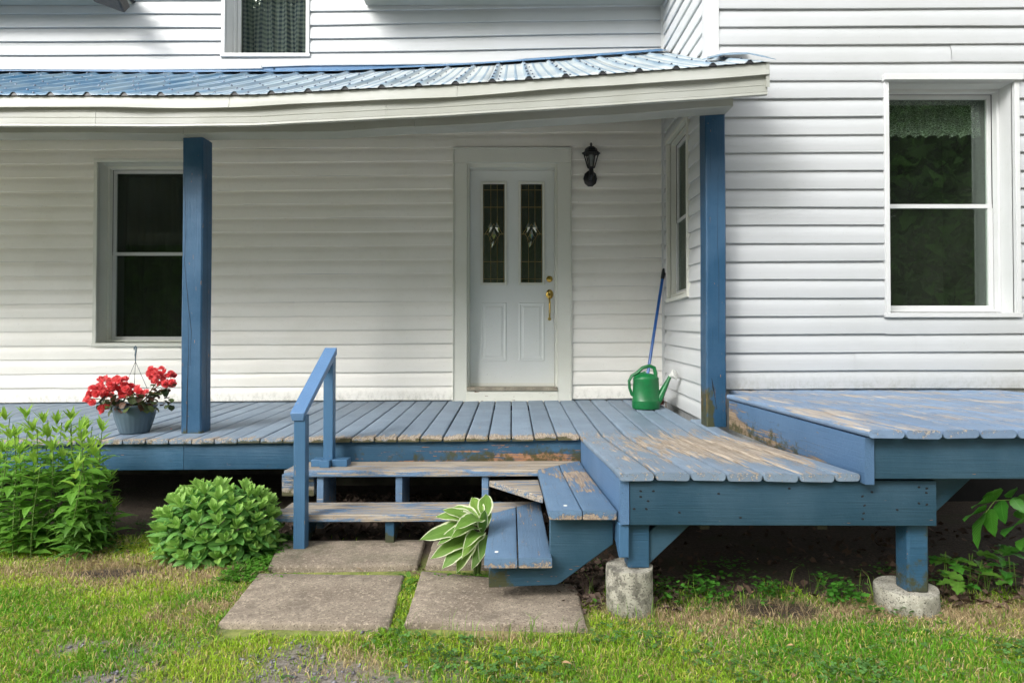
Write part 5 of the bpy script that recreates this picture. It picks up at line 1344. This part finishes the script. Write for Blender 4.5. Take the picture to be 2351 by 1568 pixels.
def gcol(x, y, n):
    st = straw_mask(x, y); r = rng.random(n)
    gA = np.array([.14, .37, .022]); gB = np.array([.40, .58, .045]); gY = np.array([.60, .54, .14]); S = np.array([.66, .52, .30])
    f = np.clip((fbm(x, y, 1.9, 40) - .5) * 3.2 + .66 + rng.normal(0, .2, n), 0, 1)[:, None]
    c = gA * (1 - f) + gB * f
    c = np.where((rng.random(n) < .17)[:, None], gY, c)
    c = np.where((r < st * .8 + .07)[:, None], S * rng.uniform(.6, 1.15, (n, 1)), c)
    return c * rng.uniform(.75, 1.2, (n, 1))
def gkeep(x, y):
    k = (1 - soil_mask(x, y) * .97) * (1 - gravel_mask(x, y) * .80) * (1 - .35 * straw_mask(x, y))
    k = k * np.clip(.45 + 1.1 * fbm(x, y, 5, 17), 0, 1)
    k[in_slab(x, y)] = 0; k[soil_mask(x, y) > .9] *= .1; k[(y > 3.0) & (x > .25)] = 0
    return k
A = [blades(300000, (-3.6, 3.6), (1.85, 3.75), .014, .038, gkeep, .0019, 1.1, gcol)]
# taller tufts by the slab front edge, right verge and pier
def tkeep(x, y):
    k = np.clip(1 - np.abs(y - 2.37) / .05, 0, 1) * ((x > -.45) & (x < .35)) * .9
    k = np.maximum(k, np.clip(1 - np.abs(y - 2.75) / .16, 0, 1) * (x > .3) * .30 * (fbm(x, y, 6, 3) > .5)); k = np.maximum(k, .5 * (np.hypot(x - .5, y - 2.52) < .12)); k[in_slab(x, y)] = 0
    return k
A.append(blades(11000, (-.6, 3.2), (2.2, 3.0), .05, .13, lambda x, y: tkeep(x, y) * .55, .0016, .8, lambda x, y, n: np.array([.17, .31, .04]) * rng.uniform(.6, 1.5, (n, 1))))
A.append(blades(20000, (-2.9, 3.2), (2.3, 3.2), .02, .07, lambda x, y: (straw_mask(x, y) > .45) * .8 * ~in_slab(x, y), .0013, 1.6, lambda x, y, n: np.array([.48, .36, .20]) * rng.uniform(.5, 1.2, (n, 1))))
# tufts in slab joints
def jkeep(x, y):
    k = ((x > -.53) & (x < -.43) & (y > 2.35) & (y < 2.95)) | ((y > 2.94) & (y < 3.0) & (x > -1.25) & (x < -.1) & (fbm(x, y, 8, 2) > .5)) | ((x > -1.4) & (x < -1.2) & (y > 2.8) & (y < 3.4))
    return k * .9
A.append(blades(26000, (-1.45, -.1), (2.35, 3.45), .012, .035, jkeep, .0022, 1.0, lambda x, y, n: np.array([.18, .34, .04]) * rng.uniform(.6, 1.4, (n, 1))))
V = []; Fi = []; C = []; b0 = 0
for v, f, c in A: V.append(v); Fi.append(f + b0); C.append(c); b0 += len(v)
npmesh('grass', np.concatenate(V), np.concatenate(Fi), np.concatenate(C), M['grass'], label='patchy green and straw coloured lawn grass', cat='grass')
# small round leaves: clover and weeds
def leaflets(n, xr, yr, keep, rmin, rmax, hmin, hmax, col, tri=True):
    x = rng.uniform(*xr, n); y = rng.uniform(*yr, n); k = (np.abs(x) < y * .86 + .15) & (rng.random(n) < keep(x, y)); x = x[k]; y = y[k]; n = len(x)
    z = ground_h(x, y) + rng.uniform(hmin, hmax, n)
    Vs = []; Fs = []; Cs = []; b = 0
    cc = np.array(col) * rng.uniform(.6, 1.4, (n, 1)) * np.array([1, 1, 1]); ph = rng.uniform(0, 6.28, n); tx = rng.uniform(-.5, .5, n); ty = rng.uniform(-.5, .5, n) + .15; r = rng.uniform(rmin, rmax, n)
    for l in range(3 if tri else 1):
        a = ph + l * 2.094; ox, oy = np.cos(a) * r, np.sin(a) * r
        P6 = []
        for q in range(6):
            t_ = 6.283 * q / 6; dx = np.cos(t_) * r * .85; dy = np.sin(t_) * r * .85
            P6.append(np.stack([x + ox + dx, y + oy + dy, z + (ox + dx) * tx + (oy + dy) * -ty], 1))
        Vl = np.stack(P6, 1); Vs.append(Vl.reshape(-1, 3)); bb_ = (np.arange(n) * 6)[:, None] + b
        Fs.append(np.concatenate([bb_ + [0, 1, 2], bb_ + [0, 2, 3], bb_ + [0, 3, 4], bb_ + [0, 4, 5]], 1).reshape(-1, 3)); Cs.append(np.repeat(cc, 6, 0)); b += n * 6
    return np.concatenate(Vs), np.concatenate(Fs), np.concatenate(Cs)
B = [leaflets(9000, (-3, 3.2), (1.9, 2.5), lambda x, y: np.clip((fbm(x, y, 2.5, 51) - .48) * 5, 0, 1) * (1 - gravel_mask(x, y) * .7) * ~in_slab(x, y), .0045, .009, .012, .032, (.11, .24, .06)),
     leaflets(8000, (.3, 3.2), (2.55, 3.2), lambda x, y: np.clip((fbm(x, y, 6, 81) - .56) * 6, 0, 1), .005, .012, .012, .05, (.08, .22, .03), False),
     leaflets(2600, (-2.9, -1.2), (3.3, 3.9), lambda x, y: np.clip((fbm(x, y, 6, 61) - .42) * 6, 0, 1), .006, .013, .012, .06, (.055, .13, .025), False),
     leaflets(7000, (-1.55, -1.15), (2.9, 3.6), lambda x, y: np.clip(1 - np.abs(x + 1.33 + (y - 3.2) * .05) / .12, 0, 1), .004, .009, .008, .04, (.10, .27, .03)),
     leaflets(2500, (-1.2, -.1), (2.93, 3.01), lambda x, y: (fbm(x, y, 8, 2) > .47) * 1.0, .004, .009, .008, .03, (.10, .24, .03), False),
     leaflets(14000, (-3.2, 0.9), (1.9, 3.3), lambda x, y: .5 * (fbm(x, y, 6, 71) > .5) * ~in_slab(x, y) * (1 - soil_mask(x, y)), .004, .008, .008, .02, (.16, .24, .05), False)]
for (cx_, cy_, rr, n) in ((XA(1605, 2.8), 2.80, .07, 60), (XA(1625, 2.8), 2.72, .06, 50), (XA(1760, 2.75), 2.78, .05, 30), (XA(1910, 2.8), 2.82, .08, 50), (XA(1945, 2.7), 2.70, .07, 60), (XA(1900, 2.7), 2.68, .04, 30), (XA(1700, 2.8), 3.0, .05, 24), (XA(1520, 2.8), 2.7, .06, 24)):
    x0_, y0_ = cx_, cy_
    B.append(leaflets(n * 2, (x0_ - rr, x0_ + rr), (y0_ - rr, y0_ + rr), lambda x, y, x0_=x0_, y0_=y0_, rr=rr: np.hypot(x - x0_, y - y0_) < rr, .008, .015, .02, .10, (.075, .24, .03), False))
V = []; Fi = []; C = []; b0 = 0
for v, f, c in B: V.append(v); Fi.append(f + b0); C.append(c); b0 += len(v)
npmesh('ground_weeds', np.concatenate(V), np.concatenate(Fi), np.concatenate(C), M['grass'], label='clover and small round leaved weeds creeping through the lawn and soil', cat='weeds')
# dead leaves
def litter(n, xr, yr, keep, smin, smax, h, col):
    x = rng.uniform(*xr, n); y = rng.uniform(*yr, n); k = rng.random(n) < keep(x, y); x = x[k]; y = y[k]; n = len(x)
    z = np.maximum(ground_h(x, y), 0) + rng.uniform(.002, h, n); a = rng.uniform(0, 6.28, n); s = rng.uniform(smin, smax, n)
    tmpl = np.array([(0, -1, .0), (.45, -.4, .25), (.5, .2, .35), (.2, .5, .1), (0, 1.1, .3), (-.25, .5, .1), (-.55, .1, .4), (-.4, -.4, .2), (0, 0, 0)])
    V = np.zeros((n, 9, 3)); tx = rng.uniform(-.7, .7, n); ty = rng.uniform(-.7, .7, n)
    for i, (u, v, w) in enumerate(tmpl):
        u = u * rng.uniform(.7, 1.3, n); v = v * rng.uniform(.8, 1.2, n)
        X = (u * np.cos(a) - v * np.sin(a)) * s; Y = (u * np.sin(a) + v * np.cos(a)) * s
        V[:, i] = np.stack([x + X, y + Y, z + w * s * rng.uniform(.2, 1.6, n) + X * tx + Y * ty], 1)
    b = (np.arange(n) * 9)[:, None]; Fi = np.concatenate([b + [8, i, (i + 1) % 8] for i in range(8)], 1).reshape(-1, 3)
    c = np.array(col) * rng.uniform(.5, 1.5, (n, 1)); return V.reshape(-1, 3), Fi, np.repeat(c, 9, 0)
Lt = [litter(1500, (-1.45, .5), (3.5, 4.6), lambda x, y: 1.0 * (y > 3.58), .014, .032, .06, (.12, .085, .065)),
      litter(500, (.20, .75), (2.6, 3.2), lambda x, y: .8, .014, .030, .03, (.12, .085, .065)),
      litter(800, (.4, 3.2), (2.7, 3.9), lambda x, y: .6, .014, .030, .03, (.10, .065, .045)),
      litter(320, (1.9, 3.0), (2.62, 3.2), lambda x, y: .8, .018, .035, .04, (.15, .10, .07)),
      litter(110, (-3, 3), (1.95, 3.3), lambda x, y: 1.0 * ~in_slab(x, y), .005, .013, .02, (.30, .19, .10)),
      litter(60, (-2.2, -1.2), (2.9, 3.4), lambda x, y: .9, .008, .018, .02, (.26, .18, .10)),
      litter(90, (-.55, -.38), (2.98, 3.3), lambda x, y: .9, .006, .012, .012, (.14, .09, .06))]
V = []; Fi = []; C = []; b0 = 0
for v, f, c in Lt: V.append(v); Fi.append(f + b0); C.append(c); b0 += len(v)
npmesh('leaf_litter', np.concatenate(V), np.concatenate(Fi), np.concatenate(C), M['litter'], label='brown dead leaf litter gathered under the steps and decks', cat='leaf litter')
# gravel
n = 5200; x = rng.uniform(-2.0, 3, n); y = rng.uniform(1.85, 2.9, n)
kp = rng.random(n) < np.maximum(gravel_mask(x, y) * .9, .03 * (x < 1) * ~in_slab(x, y)); x = x[kp]; y = y[kp]; n = len(x); s = rng.uniform(.004, .012, n)
oct_ = np.array([(1, 0, 0), (0, 1, 0), (-1, 0, 0), (0, -1, 0), (0, 0, .6), (0, 0, -.5)]); F8 = np.array([(0, 1, 4), (1, 2, 4), (2, 3, 4), (3, 0, 4), (1, 0, 5), (2, 1, 5), (3, 2, 5), (0, 3, 5)])
a = rng.uniform(0, 6.28, n); V = np.zeros((n, 6, 3))
for i, (u, v, w) in enumerate(oct_):
    u = u * rng.uniform(.6, 1.2, n); v = v * rng.uniform(.6, 1.1, n)
    V[:, i] = np.stack([x + (u * np.cos(a) - v * np.sin(a)) * s, y + (u * np.sin(a) + v * np.cos(a)) * s, ground_h(x, y) + .003 + w * s + rng.uniform(-.2, .2, n) * s], 1)
Fi = ((np.arange(n) * 6)[:, None, None] + F8[None]).reshape(-1, 3); c = np.array((.22, .21, .23)) * rng.uniform(.45, 1.5, (n, 1))
npmesh('gravel', V.reshape(-1, 3), Fi, np.repeat(c, 6, 0), M['gravel'], label='loose grey gravel showing through the grass at the bottom left', cat='gravel')
# individual tan samara / dry leaves on the lawn
TAN = simple('tan_leaf', (.42, .27, .13), .7, .2); DRY = leafmesh('dry_leaf', .042, .014, TAN, 'lance', .8, .4, 5, 1)
for (px_, py_, lab) in ((1822, 1480, 'curled tan dry leaf upright in the green lawn right of centre'), (1492, 1402, 'small tan leaf in the straw grass right of the tall pier'), (1405, 1548, 'pale tan leaf at the bottom edge right of centre'), (1465, 1555, 'tan leaf tip at the very bottom edge below the pier'),
                        (1073, 1525, 'orange tan dry leaf in the lawn below the front right slab'), (1762, 1385, 'thin rusty leaf on the dirt between the two piers'), (2195, 1540, 'dry leaf at the bottom right of the lawn'), (1290, 1520, 'tan leaf left of the lower lawn edge under the right slab corner'), (862, 1452, 'small pale leaf in the grass just below the front left slab'), (818, 1303, 'orange leaf in the joint behind the front left slab')):
    fallen('dry_leaf', px_, py_, .022, DRY, U(.8, 1.15), lab, 'leaf', 'dry leaves scattered on the lawn')

# ------------------------------------------------------------------ woodland behind the viewer (seen in the window reflections)
n = 130000; x = rng.uniform(-34, 34, n); base = 11.5 + 3 * (fbm(x, x * 0, .25, 5) - .3) + 11.5 * np.exp(-((x + 10.5) / 6.5) ** 2) - 3.5 * np.clip((-16 - x) / 3, 0, 1) + 4.5 * np.exp(-((x - 20) / 7) ** 2); z = rng.random(n) ** .8 * base; y = -19 - rng.random(n) * 4 + 1.6 * np.sin(x * .7) - .1 * z
kk = fbm(x, z, .35, 77) > .33; x, y, z = x[kk], y[kk], z[kk]; n = len(x); s = rng.uniform(.18, .42, n)
V = np.zeros((n, 4, 3)); 
for i in range(4):
    V[:, i] = np.stack([x, y, z], 1) + rng.normal(0, 1, (n, 3)) * s[:, None] * .8
b = (np.arange(n) * 4)[:, None]; Fi = np.concatenate([b + [0, 1, 2], b + [0, 2, 3]], 1).reshape(-1, 3)
c = np.array((.12, .26, .05)) * rng.uniform(.4, 1.6, (n, 1))
npmesh('woodland', V.reshape(-1, 3), Fi, np.repeat(c, 4, 0), M['grass'], label='dense green woodland edge mirrored in the window panes', cat='woodland')
